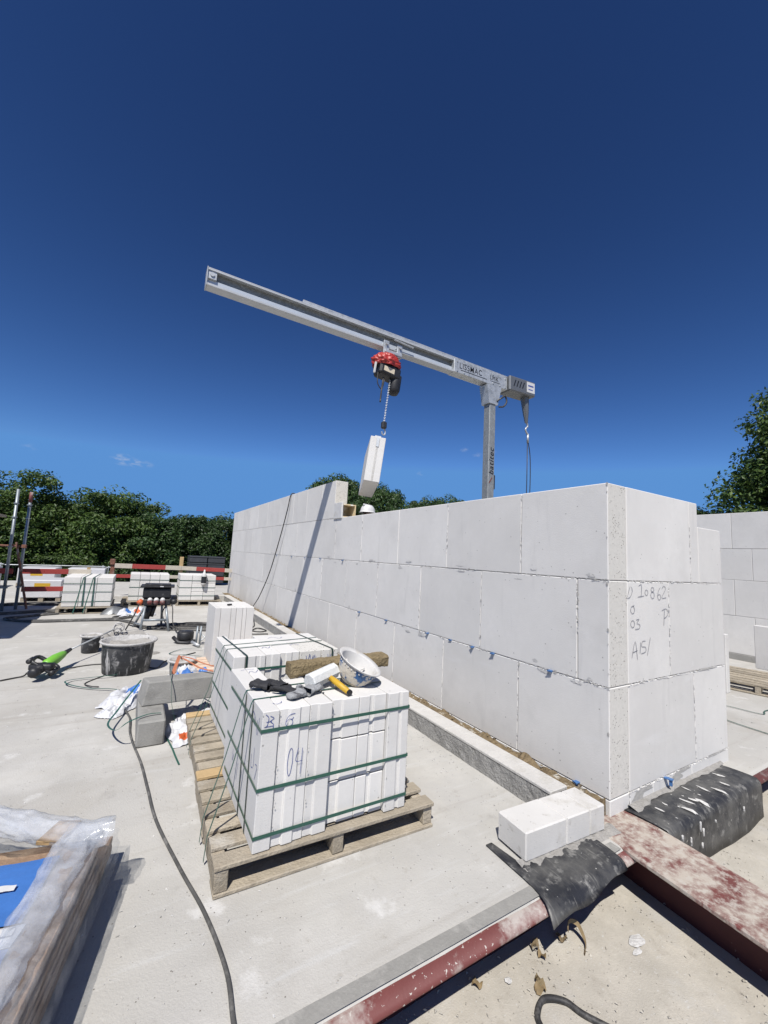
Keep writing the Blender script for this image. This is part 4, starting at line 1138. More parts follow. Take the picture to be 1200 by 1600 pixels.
# trolley and hoist
hz = thing('chain_hoist', 'electric chain hoist under a crumpled red cover hanging from the crane beam', 'hoist', (3.15, YB, 4.9))
mb = MB()
for x in (3.05, 3.30):
    mb.box(x-.05, x+.05, YB-.10, YB-.07, 4.80, 5.02, .008)
    for z in (4.96,): mb.tube([(x, YB-.07, z), (x, YB-.02, z)], .045, 14); mb.tube([(x, YB-.125, z), (x, YB-.10, z)], .02, 10)
mb.box(3.02, 3.34, YB-.11, YB-.085, 4.82, 4.87, .006); mb.box(3.02, 3.34, YB-.09, YB+.06, 4.80, 4.825, .006)
mb.tube([(3.18, YB-.12, 5.06), (3.55, YB-.115, 5.04)], .014, 8)
mb.build('trolley', M_ZINC, hz)
mb = MB(); v = []; f = []
nu, nv = 72, 40
for i in range(nu):
    for j in range(nv+1):
        a = 6.283*i/nu; t = j/nv*math.pi*.62
        q = 1+.055*math.sin(a*11+fn(i*.3, j*.2)*4)*math.sin(t)+.09*fn(math.cos(a)*7, math.sin(a)*7, t*5)+.10*fn(math.cos(a)*3, math.sin(a)*3, t*2)
        v.append((3.12+.245*math.cos(a)*math.sin(t)*q-.02, YB-.03+.18*math.sin(a)*math.sin(t)*q, 4.655+.175*math.cos(t)*q))
for i in range(nu):
    for j in range(nv):
        a = i*(nv+1)+j; b = ((i+1) % nu)*(nv+1)+j
        f.append((a, a+1, b+1, b))
mb.add(v, f); mb.build('cover', M_REDTARP, hz, True)
MH = Matrix.Translation((3.12, YB-.04, 4.50)) @ Matrix.Rotation(.12, 4, 'Y')
mb = MB(); mb.box(-.19, .19, -.12, .13, -.08, .12, .03, MH); mb.build('motor_body', M_BLACKPL, hz)
mb = MB(); mb.box(-.13, .06, -.124, -.121, -.03, .05, 0, MH); mb.build('rating_plate', mk('beige_plate', (.55, .48, .36), .5, .1, 9, 0), hz)
mb = MB(); mb.box(-.285, -.255, -.10, -.07, -.12, .06, .004, MH); mb.build('bracket', M_WHITEPL, hz)
mb = MB(); mb.lathe([(0, -.27), (.07, -.26), (.098, -.19), (.10, -.06), (.10, .04), (0, .05)], 18, Matrix.Translation((3.27, YB-.05, 4.45)) @ Matrix.Rotation(.1, 4, 'Y')); mb.build('chain_bag', M_BLACKPL, hz, True)
mb = MB(); mb.tube(spline([(2.93, YB-.08, 4.46), (2.92, YB-.1, 4.28), (3.0, YB-.1, 4.20), (3.04, YB-.1, 4.36)], 6), .008, 6); mb.tube(spline([(3.02, YB-.1, 4.40), (3.0, YB-.1, 4.2), (2.98, YB-.11, 3.98)], 6), .012, 6); mb.build('control_lead', M_RUBBER, hz, True)
HOOK = Vector((3.005, 5.20, 3.50)); CT = Vector((3.155, YB-.08, 4.40))
mb = MB(); nl = 34
ax = (HOOK+Vector((0, 0, .13))-CT); L_ = ax.length; ax.normalize()
e1 = ax.orthogonal().normalized(); e2 = ax.cross(e1)
for k in range(nl):
    c = CT+ax*L_*(k+.5)/nl; s_ = e1 if k % 2 else e2; h_ = L_/nl*.78
    mb.tube([c+ax*h_*.62*math.cos(t)+s_*.010*math.sin(t) for t in [i*.785 for i in range(8)]], .0042, 5, True)
mb.build('chain', M_ZINC, hz, True)
mb = MB(); mb.box(-.04, .04, -.035, .035, .03, .14, .015, Matrix.Translation(HOOK)); mb.build('hook_block', M_DARKST, hz)
mb = MB(); mb.tube(spline([HOOK+Vector(q) for q in ((0, 0, .04), (.03, 0, -.01), (.02, 0, -.06), (-.02, 0, -.055), (-.03, 0, -.02))], 5), .011, 8); mb.build('hook', M_ZINC, hz, True)
# hanging block
HBM = Matrix.Translation((2.857, 5.149, 3.029)) @ Matrix.Rotation(-.4027, 4, 'Z') @ Matrix.Rotation(-.0894, 4, 'X') @ Matrix.Rotation(.1083, 4, 'Y')
hb = thing('hanging_block', 'white block hanging tilted from the crane hook above the wall', 'block', tuple(HBM.translation))
mb = MB(); mb.box(-.115, .115, 0, .97, -.35, .35, .006, HBM)
mb.build('block', M_BLOCK, hb)
mb = MB(); mb.box(-.014, .014, -.004, -.001, -.345, .30, 0, HBM); mb.build('groove', M_DUSTTOP, hb)
mb = MB(); mb.box(-.022, .022, -.012, -.0045, .19, .33, .003, HBM); mb.box(-.05, .05, .1, .16, .351, .41, .006, HBM); mb.build('lifting_clamp', M_ZINC, hb)

# tray and offcut on the wall top
tr = thing('mortar_sledge', 'open wooden mortar sledge on the wall top beside its taller part', 'mortar sledge', (2.9, 6.0, 2.205))
mb = MB(); mb.box(2.77, 2.80, 6.02, 6.33, 2.19, 2.46, .006); mb.build('end_plate', M_WHITEPL, tr)
mb = MB(); mb.box(2.801, 3.03, 6.02, 6.32, 2.207, 2.225, .002); mb.box(2.801, 3.03, 6.30, 6.32, 2.226, 2.43, .002); mb.box(3.012, 3.03, 6.02, 6.298, 2.226, 2.43, .002); mb.box(2.801, 3.011, 6.02, 6.298, 2.41, 2.43, .002)
mb.build('tray', mk('stained_plywood', (.50, .40, .24), .8, .2, 9, .3, 60, layers=(((.7, .68, .62), 8, .52, .62),)), tr)

# ------------------------------------------------------------------ person behind the wall
def person():
    P = {}
    verts = [(0, 0, .95, .15, .11), (0, .01, 1.12, .14, .10), (0, .01, 1.32, .165, .11), (0, .0, 1.46, .10, .08), (0, .01, 1.53, .055, .055), (0, .03, 1.60, .075, .085), (0, .03, 1.70, .078, .095), (0, .02, 1.77, .05, .06)]
    E_ = [(i, i+1) for i in range(7)]
    def add(v, to):
        verts.append(v); E_.append((to, len(verts)-1)); return len(verts)-1
    for s in (-1, 1):
        a = add((s*.10, 0, .90, .095, .095), 0); b = add((s*.11, .02, .50, .065, .07), a); c = add((s*.115, -.02, .10, .045, .05), b); add((s*.12, .12, .03, .045, .035), c)
        sh = add((s*.19, 0, 1.42, .06, .06), 3); el = add((s*.26, .10, 1.18, .045, .045), sh); wr = add((s*.20, .34, 1.25, .03, .035), el); hd = add((s*.19, .40, 1.27, .035, .03), wr)
        for k, l in enumerate((.07, .085, .09, .075)): 
            f1 = add((s*(.165+.02*k), .44, 1.285-.012*k, .011, .011), hd); add((s*(.165+.02*k), .44+l*.6, 1.27-.012*k, .009, .009), f1)
        th = add((s*.15, .41, 1.30, .012, .012), wr)
    me = bpy.data.meshes.new('body'); me.from_pydata([v[:3] for v in verts], E_, [])
    o = bpy.data.objects.new('person', me); COL.objects.link(o)
    sk = o.modifiers.new('skin', 'SKIN')
    for i, v in enumerate(verts): me.skin_vertices[0].data[i].radius = v[3:]
    me.skin_vertices[0].data[0].use_root = True
    sk.use_smooth_shade = True
    sd = o.modifiers.new('smooth', 'SUBSURF'); sd.levels = 2; sd.render_levels = 2
    dg = bpy.context.evaluated_depsgraph_get()
    m2 = bpy.data.meshes.new_from_object(o.evaluated_get(dg)); o.modifiers.clear(); o.data = m2
    m2.materials.clear()
    for m in (M_NAVY, M_SKIN, M_DARKST): m2.materials.append(m)
    for p in m2.polygons:
        c = p.center
        p.material_index = 1 if c.z > 1.50 or c.y > .33 else (2 if c.z < .95 else 0)
        p.use_smooth = True
    return o
pm = person()
PX, PY = 3.92, 7.22
pm.location = (PX, PY, .80); pm.rotation_euler = (0, 0, R(115))
tag(pm, 'person in a white hard hat behind the wall below the hanging block', 'person')
mb = MB(); prof = [(0, 1.865), (.05, 1.86), (.10, 1.835), (.128, 1.79), (.138, 1.735), (.142, 1.715), (.165, 1.705), (.163, 1.699), (.135, 1.705)]
mb.lathe(prof, 28, Matrix.Translation((0, .03, -.035)) @ Matrix.Diagonal((1, 1.18, 1, 1))); mb.box(-.012, .012, -.14, .15, 1.80, 1.835, .01, Matrix.Translation((0, .03, 0)))
mb.build('hard_hat', M_STICK, pm, True)
for s in (-1, 1):
    mb = MB(); mb.lathe([(0, -.012), (.009, -.008), (.012, 0), (.009, .008), (0, .012)], 10, Matrix.Translation((s*.033, .115, 1.665))); mb.build('eye', M_DARKST, pm, True)
    mb = MB(); mb.lathe([(0, -.03), (.02, -.02), (.022, 0), (.018, .02), (0, .03)], 10, Matrix.Translation((s*.083, .03, 1.65)) @ Matrix.Diagonal((.5, 1, 1, 1))); mb.build('ear', M_SKIN, pm, True)
mb = MB(); mb.tube([(0, .118, 1.66), (0, .14, 1.625), (0, .118, 1.61)], [.010, .017, .010], 8); mb.build('nose', M_SKIN, pm, True)
mb = MB(); mb.box(-.025, .025, .108, .117, 1.575, 1.583, .003); mb.build('mouth', M_RED, pm)
wp = thing('work_platform', 'timber work platform on trestles behind the long wall', 'platform', (3.9, 7.2, 0))
for k in range(4):
    mb = MB(); mb.box(3.30+k*.27, 3.56+k*.27, 6.0, 8.6, .76, .80, .004); mb.build('plank', M_WOOD, wp)
for y in (6.3, 8.3):
    mb = MB(); mb.box(3.3, 4.4, y-.04, y+.04, .70, .758, .004)
    for x, dx in ((3.4, -.08), (4.3, .08)): mb.tube([(x, y, .72), (x+dx, y-.2, 0)], .022, 8); mb.tube([(x, y, .72), (x+dx, y+.2, 0)], .022, 8)
    mb.build('trestle', M_ZINC, wp)

# ------------------------------------------------------------------ tools on the nearest stack
def helmet(loc, rz, rx, ry):
    t = thing('hard_hat', 'upturned white hard hat with a scuffed blue band and dried mortar, on the nearest stack', 'hard hat', loc)
    M = Mz(loc, rz, rx, ry)
    out = [(0, 0), (.035, .002), (.065, .014), (.088, .040), (.102, .075), (.110, .11), (.116, .135), (.134, .150), (.132, .155), (.112, .141)]
    inn = [(.112, .141), (.105, .11), (.097, .075), (.083, .045), (.06, .022), (.03, .010), (0, .008)]
    D = Matrix.Diagonal((1.0, 1.16, 1, 1))
    mb = MB(); mb.lathe(out[:4], 36, M @ D); mb.build('crown', M_HATBASE, t, True)
    mb = MB(); mb.lathe(out[3:7], 36, M @ D); mb.build('band', M_HATBLUE, t, True)
    mb = MB(); mb.lathe(out[6:], 36, M @ D); mb.build('brim', M_WHITEPL, t, True)
    mb = MB(); mb.lathe(inn, 36, M @ D); mb.build('lining', M_WHITEPL, t, True)
    mb = MB()
    for k in range(30):
        a = 6.283*k/30
        mb.box(-.004, .004, -.001, .002, .118, .128, 0, M @ D @ Matrix.Rotation(a, 4, 'Z') @ Matrix.Translation((0, .1145, 0)))
    mb.build('rivets', M_WHITEPL, t)['kind'] = 'stuff'
    mb = MB(); mb.tube(spline([M @ Vector(q) for q in ((.085, 0, .10), (.04, .02, .055), (0, 0, .05), (-.04, -.02, .055), (-.085, 0, .10))], 6), .006, 6)
    mb.tube(spline([M @ Vector(q) for q in ((0, .10, .10), (.01, .04, .055), (0, 0, .05), (-.02, -.05, .06), (0, -.10, .10))], 6), .006, 6); mb.build('harness', M_WHITEPL, t, True)
    return t
helmet((1.225, 2.385, .802), R(20), R(24), R(10))
ml = thing('mallet', 'rubber mallet with a speckled white head and a yellow handle, lying on the nearest stack', 'mallet', (1.03, 2.35, .80))
MM = Mz((1.035, 2.375, .862), R(26), 0, R(-6))
mb = MB(); mb.tube([MM @ Vector((-.115, 0, 0)), MM @ Vector((-.108, 0, 0)), MM @ Vector((.108, 0, 0)), MM @ Vector((.115, 0, 0))], [.042, .048, .048, .042], 8)
mb.build('head', mk('speckled_white_rubber', (.52, .53, .52), .75, .1, 20, .2, 60, layers=(((.2, .2, .2), 34, .62, .66),)), ml)
mb = MB(); mb.tube([MM @ Vector((.03, -.03, -.01)), MM @ Vector((.01, -.10, -.02)), MM @ Vector((-.02, -.22, -.042))], [.016, .019, .017], 10); mb.build('handle', M_YELLOW, ml, True)
mb = MB(); mb.tube([MM @ Vector((-.02, -.22, -.042)), MM @ Vector((-.023, -.232, -.044))], .0175, 10); mb.build('handle_tip', M_LETTER, ml)
def glove(loc, rz, label, mat, sc=1., fl=1):
    """work glove: palm, cuff and five curled fingers"""
    verts = [(0, 0, .02, .038, .018), (0, .05, .024, .042, .02), (0, -.06, .018, .034, .017), (0, -.10, .02, .042, .02)]
    E_ = [(0, 1), (0, 2), (2, 3)]
    for k, (x, l) in enumerate(((-.036, .055), (-.013, .07), (.011, .066), (.033, .05))):
        n = len(verts)
        verts += [(x, .085, .03, .0135, .0125), (x*1.15+.006*fl, .085+l*.55, .042, .0125, .0115), (x*1.2+.014*fl, .085+l*.85, .018, .011, .010)]
        E_ += [(1, n), (n, n+1), (n+1, n+2)]
    n = len(verts)
    verts += [(.05*fl, .01, .03, .015, .014), (.078*fl, .045, .03, .0125, .012), (.075*fl, .075, .016, .011, .010)]
    E_ += [(0, n), (n, n+1), (n+1, n+2)]
    me = bpy.data.meshes.new('work_glove'); me.from_pydata([v[:3] for v in verts], E_, [])
    o = bpy.data.objects.new('work_glove', me); COL.objects.link(o)
    o.modifiers.new('skin', 'SKIN').use_smooth_shade = True
    for i, v in enumerate(verts): me.skin_vertices[0].data[i].radius = v[3:]
    me.skin_vertices[0].data[0].use_root = True
    sd = o.modifiers.new('smooth', 'SUBSURF'); sd.levels = 2; sd.render_levels = 2
    dg = bpy.context.evaluated_depsgraph_get()
    m2 = bpy.data.meshes.new_from_object(o.evaluated_get(dg)); o.modifiers.clear(); o.data = m2
    for v in m2.vertices:
        w = fn(v.co.x*28, v.co.y*28, v.co.z*28); v.co += v.normal*w*.006
    m2.materials.clear(); m2.materials.append(mat)
    for p in m2.polygons: p.use_smooth = True
    o.location = loc; o.rotation_euler = (0, 0, rz); o.scale = (sc,)*3
    return tag(o, label, 'glove', 'work gloves on the nearest stack')
glove((.755, 2.41, .802), R(60), 'black work glove lying beside the mallet, farther left on the nearest stack', M_GLOVE, 1.0)
glove((.865, 2.25, .802), R(-70), 'dusty grey work glove beside the mallet, nearer the stack front', M_GLOVEG, 1.0, -1)
glove((.80, 2.33, .815), R(20), 'dark glove folded over between the black and the grey glove', M_GLOVE, .8, -1)
# mineral wool / rough wood strip
mb = MB(); v = []; f = []
n, m = 60, 14
for i in range(n+1):
    t = i/n
    for j in range(m):
        a = 6.283*j/m
        sy_, sz_ = .055*max(-1, min(1, 1.35*math.cos(a))), .042*max(-1, min(1, 1.35*math.sin(a)))
        q = 1+.16*fn(t*9, math.cos(a)*2, math.sin(a)*2)+.10*fn(t*40, math.cos(a)*5, math.sin(a)*5)
        v.append((.905+.74*t, 2.63+.02*t+sy_*q, .848+sz_*q))
for i in range(n):
    for j in range(m):
        f.append((i*m+j, i*m+(j+1) % m, (i+1)*m+(j+1) % m, (i+1)*m+j))
f += [tuple(range(m)), tuple(range(n*m, (n+1)*m))[::-1]]
mb.add(v, f)
tag(mb.build('wool_strip', M_RAW), 'rough brown fibrous strip lying across the back of the nearest stack behind the hard hat', 'strip')
mb = MB(); mb.box(1.49, 1.60, 2.60, 2.72, .805, .89, .02); 

# ------------------------------------------------------------------ tubs, buckets, mixer
def tub(name, label, cat, loc, rt, rb, h, fill, matb=M_TUB, group=None, lump=.03, wob=.0):
    t = thing(name, label, cat, loc, group)
    M = Matrix.Translation(loc)
    mb = MB(); mb.lathe([(0, .001), (rb-.02, .001), (rb, .012), (rb+(rt-rb)*.5, h*.5), (rt-.012, h-.035)], 48, M, 0, wob); mb.build('wall', matb, t, True)
    mb = MB(); mb.lathe([(rt-.012, h-.036), (rt+.008, h-.03), (rt+.022, h-.014), (rt+.018, h-.002), (rt+.004, h), (rt-.012, h-.01), (rt-.03, h-.10), (rb*.95, fill-.03)], 48, M, 0, wob); mb.build('rim', M_TUBRIM, t, True)
    mb = MB(); v = []; f = []
    nr, na = 12, 40
    rr = rb+(rt-rb)*fill/h-.012
    for i in range(nr+1):
        for k in range(na):
            a = 6.283*k/na; r = rr*i/nr
            x, y = r*math.cos(a), r*math.sin(a)
            v.append((loc[0]+x, loc[1]+y, loc[2]+fill+lump*fn(x*7+loc[0], y*7, 1)+lump*.5*fn(x*22, y*22, 3)+lump*.6*(i/nr)**3))
    for i in range(nr):
        for k in range(na):
            f.append((i*na+k, i*na+(k+1) % na, (i+1)*na+(k+1) % na, (i+1)*na+k))
    mb.add(v, f); mb.build('mortar', M_WETMORT, t, True)
    return t
tub('mortar_tub', 'large round black mortar tub with pale splashes and a caked rim', 'tub', (.02, 6.215, 0), .298, .258, .39, .30, lump=.05)
tub('bucket', 'small black bucket behind the large tub, left of the mixing tub', 'bucket', (-.455, 7.40, 0), .125, .105, .255, .22)
tub('mixing_tub', 'shallow grey mixing tub holding the whisk, behind the large mortar tub', 'tub', (-.03, 7.62, 0), .30, .26, .175, .14, lump=.07)
tub('bucket', 'squat grey rimmed bucket standing beside the pale pallet', 'bucket', (.61, 5.80, 0), .145, .125, .20, .15, mk('grey_bucket', (.16, .165, .17), .55, .2, 9, .1, 50, layers=(((.5, .49, .47), 8, .52, .66),)))
mx = thing('mixer_drill', 'green and black hand mixer lying on the slab with its shaft over the mixing tub', 'mixer', (-.74, 6.3, 0))
G0, G1 = Vector((-.80, 6.22, .13)), Vector((-.60, 6.82, .20))
dv = (G1-G0).normalized()
mb = MB(); mb.tube([G0, G0+dv*.06, G0+dv*.24, G0+dv*.36, G0+dv*.42], [.045, .062, .060, .046, .032], 14); mb.build('gear_housing', M_GREEN, mx, True)
mb = MB(); mb.tube([G0+dv*.40, G0+dv*.56], [.032, .022], 12); mb.build('chuck', M_BLACKPL, mx, True)
mb = MB(); mb.tube([G0-dv*.24, G0-dv*.22, G0-dv*.04, G0], [.034, .054, .056, .05], 14); mb.build('motor', M_BLACKPL, mx, True)
sd_ = Vector((dv.y, -dv.x, 0)).normalized(); uz = Vector((0, 0, 1))
mb = MB()
fr = [G0+sd_*.12-uz*.05-dv*.08, G0+sd_*.12-uz*.05+dv*.08, G0-sd_*.115+uz*.085+dv*.08, G0-sd_*.115+uz*.085-dv*.08]
def soft(a, b, c, r=.035): return [b+(a-b).normalized()*r, b+(a-b).normalized()*r*.3+(c-b).normalized()*r*.3, b+(c-b).normalized()*r]
rp = []
for k in range(4): rp += soft(fr[k-1], fr[k], fr[(k+1) % 4])
mb = MB(); mb.tube(rp, .022, 8, True); mb.box(-.05, .05, -.12, .12, -.03, .05, .02, Mz(G0-dv*.05, math.atan2(sd_.y, sd_.x)-math.pi/2)); mb.build('handle_frame', M_BLACKPL, mx, True)
for q in (fr[0], fr[3]):
    mb = MB(); mb.tube([q-dv*.02, q+dv*.06], .030, 10); mb.build('grip', M_BLACKPL, mx, True)
E_ = Vector((-.16, 7.75, .27))
mb = MB(); mb.tube([G0+dv*.55, E_], .010, 8); mb.build('shaft', M_ZINC, mx, True)
mb = MB()
s0 = (E_-(G0+dv*.55)).normalized(); o1 = s0.orthogonal().normalized(); o2 = s0.cross(o1)
for k in range(3):
    mb.tube(spline([E_-s0*.10+(o1*math.cos(2.1*k+a*.5)+o2*math.sin(2.1*k+a*.5))*.075*math.sin(a*.5+.1)+s0*.045*a for a in range(7)], 4), .009, 6)
mb.tube([E_+s0*.06+(o1*math.cos(a)+o2*math.sin(a))*.075 for a in [i*.523 for i in range(12)]], .009, 6, True)
mb.build('whisk', M_TUBRIM, mx, True)

# ------------------------------------------------------------------ power box on its stand
pb = thing('power_box', 'black site power distribution box with red sockets on a four-legged tube stand', 'power box', (.42, 9.05, 0))
MP = Mz((.40, 9.05, 0), R(-4))
mb = MB(); mb.box(-.235, .235, -.14, .14, .58, .80, .03, MP); mb.box(-.22, .22, -.15, -.13, .62, .76, .01, MP); mb.build('housing', M_BLACKPL, pb)
mb = MB(); mb.box(-.285, .285, -.19, .19, .80, .835, .014, MP); mb.box(-.22, .22, -.13, .13, .836, .86, .012, MP); mb.build('lid', M_BLACKPL, pb)
mb = MB(); mb.box(-.22, .25, -.15, .13, .46, .579, .02, MP); mb.build('socket_panel', M_BLACKPL, pb)
for x in (-.105, .0, .105):
    mb = MB(); mb.tube([MP @ Vector((x, -.15, .535)), MP @ Vector((x, -.20, .525))], .044, 14); s_ = mb.build('socket', M_RED, pb, True)
    mb = MB(); mb.tube([MP @ Vector((x, -.16, .575)), MP @ Vector((x, -.205, .57))], .040, 14); mb.build('socket_lid', M_STICK, s_, True)
mb = MB(); mb.tube([MP @ Vector((-.24, -.08, .54)), MP @ Vector((-.285, -.12, .50))], .05, 12); mb.build('plug', M_ORANGE, pb, True)
mb = MB(); mb.tube([MP @ Vector((.25, -.08, .53)), MP @ Vector((.33, -.14, .54))], .045, 12); mb.build('plug', M_BLACKPL, pb, True)
mb = MB(); mb.box(.04, .10, -.193, -.192, .815, .83, 0, MP); mb.build('sticker', M_STICK, pb)
legs = [((-.17, -.11, .46), (-.21, -.22, 0)), ((.17, -.11, .46), (.26, -.25, 0)), ((-.17, .10, .46), (-.36, .32, 0)), ((.10, .10, .46), (.12, .34, 0))]
for a, b in legs:
    mb = MB(); mb.tube([MP @ Vector(a), MP @ Vector(b)], .021, 10); mb.build('leg', M_SCAF, pb, True)
mb = MB(); mb.tube([MP @ Vector((-.19, -.17, .2)), MP @ Vector((.22, -.18, .2))], .022, 10); mb.tube([MP @ Vector((-.20, -.19, .12)), MP @ Vector((-.33, .26, .08))], .018, 8); mb.build('crossbar', M_SCAF, pb, True)
mb = MB(); mb.tube([MP @ Vector((-.10, .0, .45)), MP @ Vector((-.14, .02, .2))], [.06, .05], 10); mb.tube([MP @ Vector((-.02, .0, .45)), MP @ Vector((-.06, .02, .24))], [.04, .035], 10); mb.build('hanging_plugs', M_BLACKPL, pb, True)

# ------------------------------------------------------------------ cables, hoses, straps on the ground
def cable(name, pts, r, mat, label, cat='cable', group=None, n=8, seg=8):
    mb = MB(); mb.tube(spline(pts, seg), r, n)
    return tag(mb.build(name, mat, None, True), label, cat, group)
cable('power_cable', [(.432, 1.40, .011), (.437, 1.56, .011), (.446, 1.75, .011), (.408, 2.05, .011), (.336, 2.37, .011), (.247, 2.82, .011), (.21, 3.2, .011), (.174, 3.58, .011), (.12, 3.95, .011), (.095, 4.2, .012), (.088, 4.5, .02), (.03, 4.75, .03), (-.02, 4.98, .012)], .0085, M_HOSE, 'grey dusty power cable snaking from the foreground to the concrete blocks')
def zz(pts, z=.014): return [(x, y, z+.004*(i % 2)) for i, (x, y) in enumerate(pts)]
cable('hose', zz([(-3.2, 11.45), (-2.32, 11.5), (-1.7, 11.8), (-1.35, 11.85), (-1.2, 11.6), (-1.35, 11.25), (-1.8, 11.0), (-2.1, 10.75), (-1.9, 10.45), (-1.5, 10.35), (-.9, 10.35), (-.2, 10.36), (.03, 10.55), (-.05, 10.75), (-.3, 10.6), (-.25, 10.25), (.0, 9.8), (.25, 9.3), (.5, 8.9)], .02), .020, M_HOSE, 'long grey hose looped across the slab from the poles to the power box', 'hose')
cable('hose', zz([(-3.0, 11.2), (-2.2, 11.35), (-1.6, 11.65), (-1.42, 11.5), (-1.7, 11.1), (-1.95, 10.65), (-1.6, 10.25), (-.8, 10.2), (-.15, 10.12), (.1, 9.7)], .022), .018, M_HOSE, 'second grey hose lying alongside the long looped hose', 'hose')
cable('hose', zz([(-2.9, 12.6), (-2.3, 12.9), (-1.7, 12.8), (-1.3, 12.9), (-1.7, 13.1), (-2.4, 13.0), (-2.8, 12.8)], .03), .03, M_RUBBER, 'dark hose lying behind the scaffold poles', 'hose')
for k in range(5):
    x0 = .75+.10*k
    cable('power_cable', [(.0+.1*k, 9.55-.1*k, .012), (.35+.1*k, 9.0+.1*k, .012+.008*k), (.9, 8.75+.12*k, .02+.008*k), (1.35, 8.6+.14*k, .015+.006*k), (1.5, 8.95+.1*k, .02), (1.0, 9.2+.05*k, .02+.006*k), (.5, 9.15-.05*k, .02)], .012, M_RUBBER,
          ('lowest black cable', 'second lowest black cable', 'middle black cable', 'second highest black cable', 'topmost black cable')[k]+' in the tangle at the foot of the power box stand', 'cable', 'cable tangle by the power box')
cable('power_cable', [(.64, 8.93, .53), (.68, 8.88, .40), (.70, 8.75, .15), (.78, 8.4, .02), (.84, 8.1, .10)], .009, M_RUBBER, 'thin black cable dropping from the right socket of the power box')
cable('power_cable', [(.55, 9.0, .42), (.52, 9.0, .28), (.62, 8.9, .10), (.85, 8.8, .02)], .011, M_RUBBER, 'black cable hanging under the power box')
cable('power_cable', [(.12, 8.95, .50), (.06, 8.95, .30), (-.04, 9.0, .05), (-.05, 9.05, .02)], .012, M_RUBBER, 'black cable dropping from the orange plug of the power box')
cable('power_cable', [(-1.7, 5.85, .008), (-1.17, 6.2, .008), (-1.0, 6.3, .012), (-.95, 6.25, .06), (-.88, 6.12, .10)], .009, M_RUBBER, 'black mixer cable running to the picture edge')
cable('power_cable', [(-.62, 6.45, .02), (-.5, 6.58, .008), (-.28, 6.62, .008), (.1, 6.5, .008), (.35, 6.2, .008), (.5, 6.55, .01), (.9, 6.9, .01)], .007, M_RUBBER, 'thin dark cable passing behind the large mortar tub')
# cable over the long wall
cable('hanging_cable', [(3.06, 8.72, 2.84), (2.9, 8.72, 2.875), (2.775, 8.73, 2.86), (2.735, 8.80, 2.5), (2.71, 9.1, 1.9), (2.68, 9.6, 1.1), (2.62, 10.1, .5), (2.45, 10.0, .22), (2.37, 9.5, .08), (2.25, 8.9, .012), (2.05, 8.5, .01), (2.2, 8.25, .012), (2.36, 8.35, .01), (2.25, 8.6, .02), (2.05, 8.35, .015), (1.98, 8.1, .01), (2.3, 8.0, .012)], .011, M_RUBBER, 'black cable hanging over the long wall down to a coil by the plinth', 'cable')
cable('cable_end', [(1.594, 1.22, -.262), (1.62, 1.262, -.262), (1.69, 1.285, -.255), (1.77, 1.24, -.262), (1.80, 1.16, -.262), (1.9, 1.0, -.262)], .012, M_RUBBER, 'black cable curving on the lower floor at the bottom of the picture')
def strap(pts, w, label, mat=M_STRAP, nrm=(0, 0, 1), group='loose straps on the slab'):
    mb = MB(); mb.ribbon(spline(pts, 8), w, nrm)
    o = mb.build('loose_strap', mat, None)
    md = o.modifiers.new('thickness', 'SOLIDIFY'); md.thickness = .0015
    return tag(o, label, 'strap', group)
strap([(.10, 5.02, .02), (-.03, 5.35, .03), (-.3, 5.55, .02), (-.48, 5.70, .03), (-.55, 5.84, .035), (-.45, 5.96, .02), (-.14, 5.95, .03), (.0, 6.02, .02)], .016, 'green strap looping on the slab in front of the large tub')
strap([(.30, 3.98, .21), (.2, 3.97, .215), (.07, 3.9, .20), (-.01, 3.93, .14), (-.07, 4.2, .10), (-.02, 4.5, .09), (.05, 4.75, .12), (.16, 4.95, .22)], .015, 'green strap curling round the end of the lower concrete block')
strap([(.36, 3.95, .012), (.385, 3.75, .014), (.40, 3.6, .010), (.416, 3.46, .006)], .013, 'short green strap end lying on the slab by the concrete block')
strap([(.40, 4.62, .44), (.375, 4.45, .46), (.37, 4.30, .435), (.375, 4.19, .38), (.385, 4.12, .24), (.42, 4.05, .10)], .018, 'green strap bent over the upper concrete block', nrm=(1, 0, 0))
strap([(6.2, 2.6, .01), (6.35, 2.25, .012), (6.42, 1.95, .01), (6.62, 1.97, .012), (7.1, 1.9, .01)], .014, 'thin green strap kinked on the slab behind the end wall')
strap([(5.9, 2.4, .01), (5.74, 2.02, .012), (5.70, 1.68, .01), (5.66, 1.50, .01)], .016, 'straight green strap on the slab behind the end wall, nearer the camera')
strap([(2.02, 1.40, -.20), (2.06, 1.42, -.185), (2.10, 1.40, -.20), (2.10, 1.36, -.25), (2.05, 1.33, -.265)], .02, 'bent brown strap poking out under the black membrane', M_LEAFLITTER, (0, 1, 0), None)

strap([(.2, 5.6, .01), (.33, 5.45, .02), (.5, 5.5, .03), (.62, 5.35, .16), (.80, 5.1, .20)], .014, 'dark green strap running from the tub to the blue and white sack', M_STRAPD)
strap([(.95, 6.6, .02), (.7, 6.75, .03), (.55, 6.95, .01), (.75, 7.15, .02), (1.0, 7.0, .05)], .013, 'pale green strap knot lying on the slab in front of the floor tool')
cable('power_cable', [(-.2, 6.05, .008), (-.36, 5.8, .008), (-.30, 5.62, .02), (-.22, 5.6, .01)], .006, M_RUBBER, 'short cable end poking out from under the large tub')
for k, (x, y, lb) in enumerate(((.35, 7.05, 'flat grey mortar lump between the mixing tub and the floor tool'), (.62, 6.65, 'grey mortar lump near the thin dark cable'))):
    mb = MB(); mb.lathe([(0, .03), (.035, .026), (.06, .014), (.075, 0)], 14, Matrix.Translation((x, y, 0)), 0, .25)
    tag(mb.build('mortar_lump', M_WETMORT, None, True), lb, 'mortar lump')
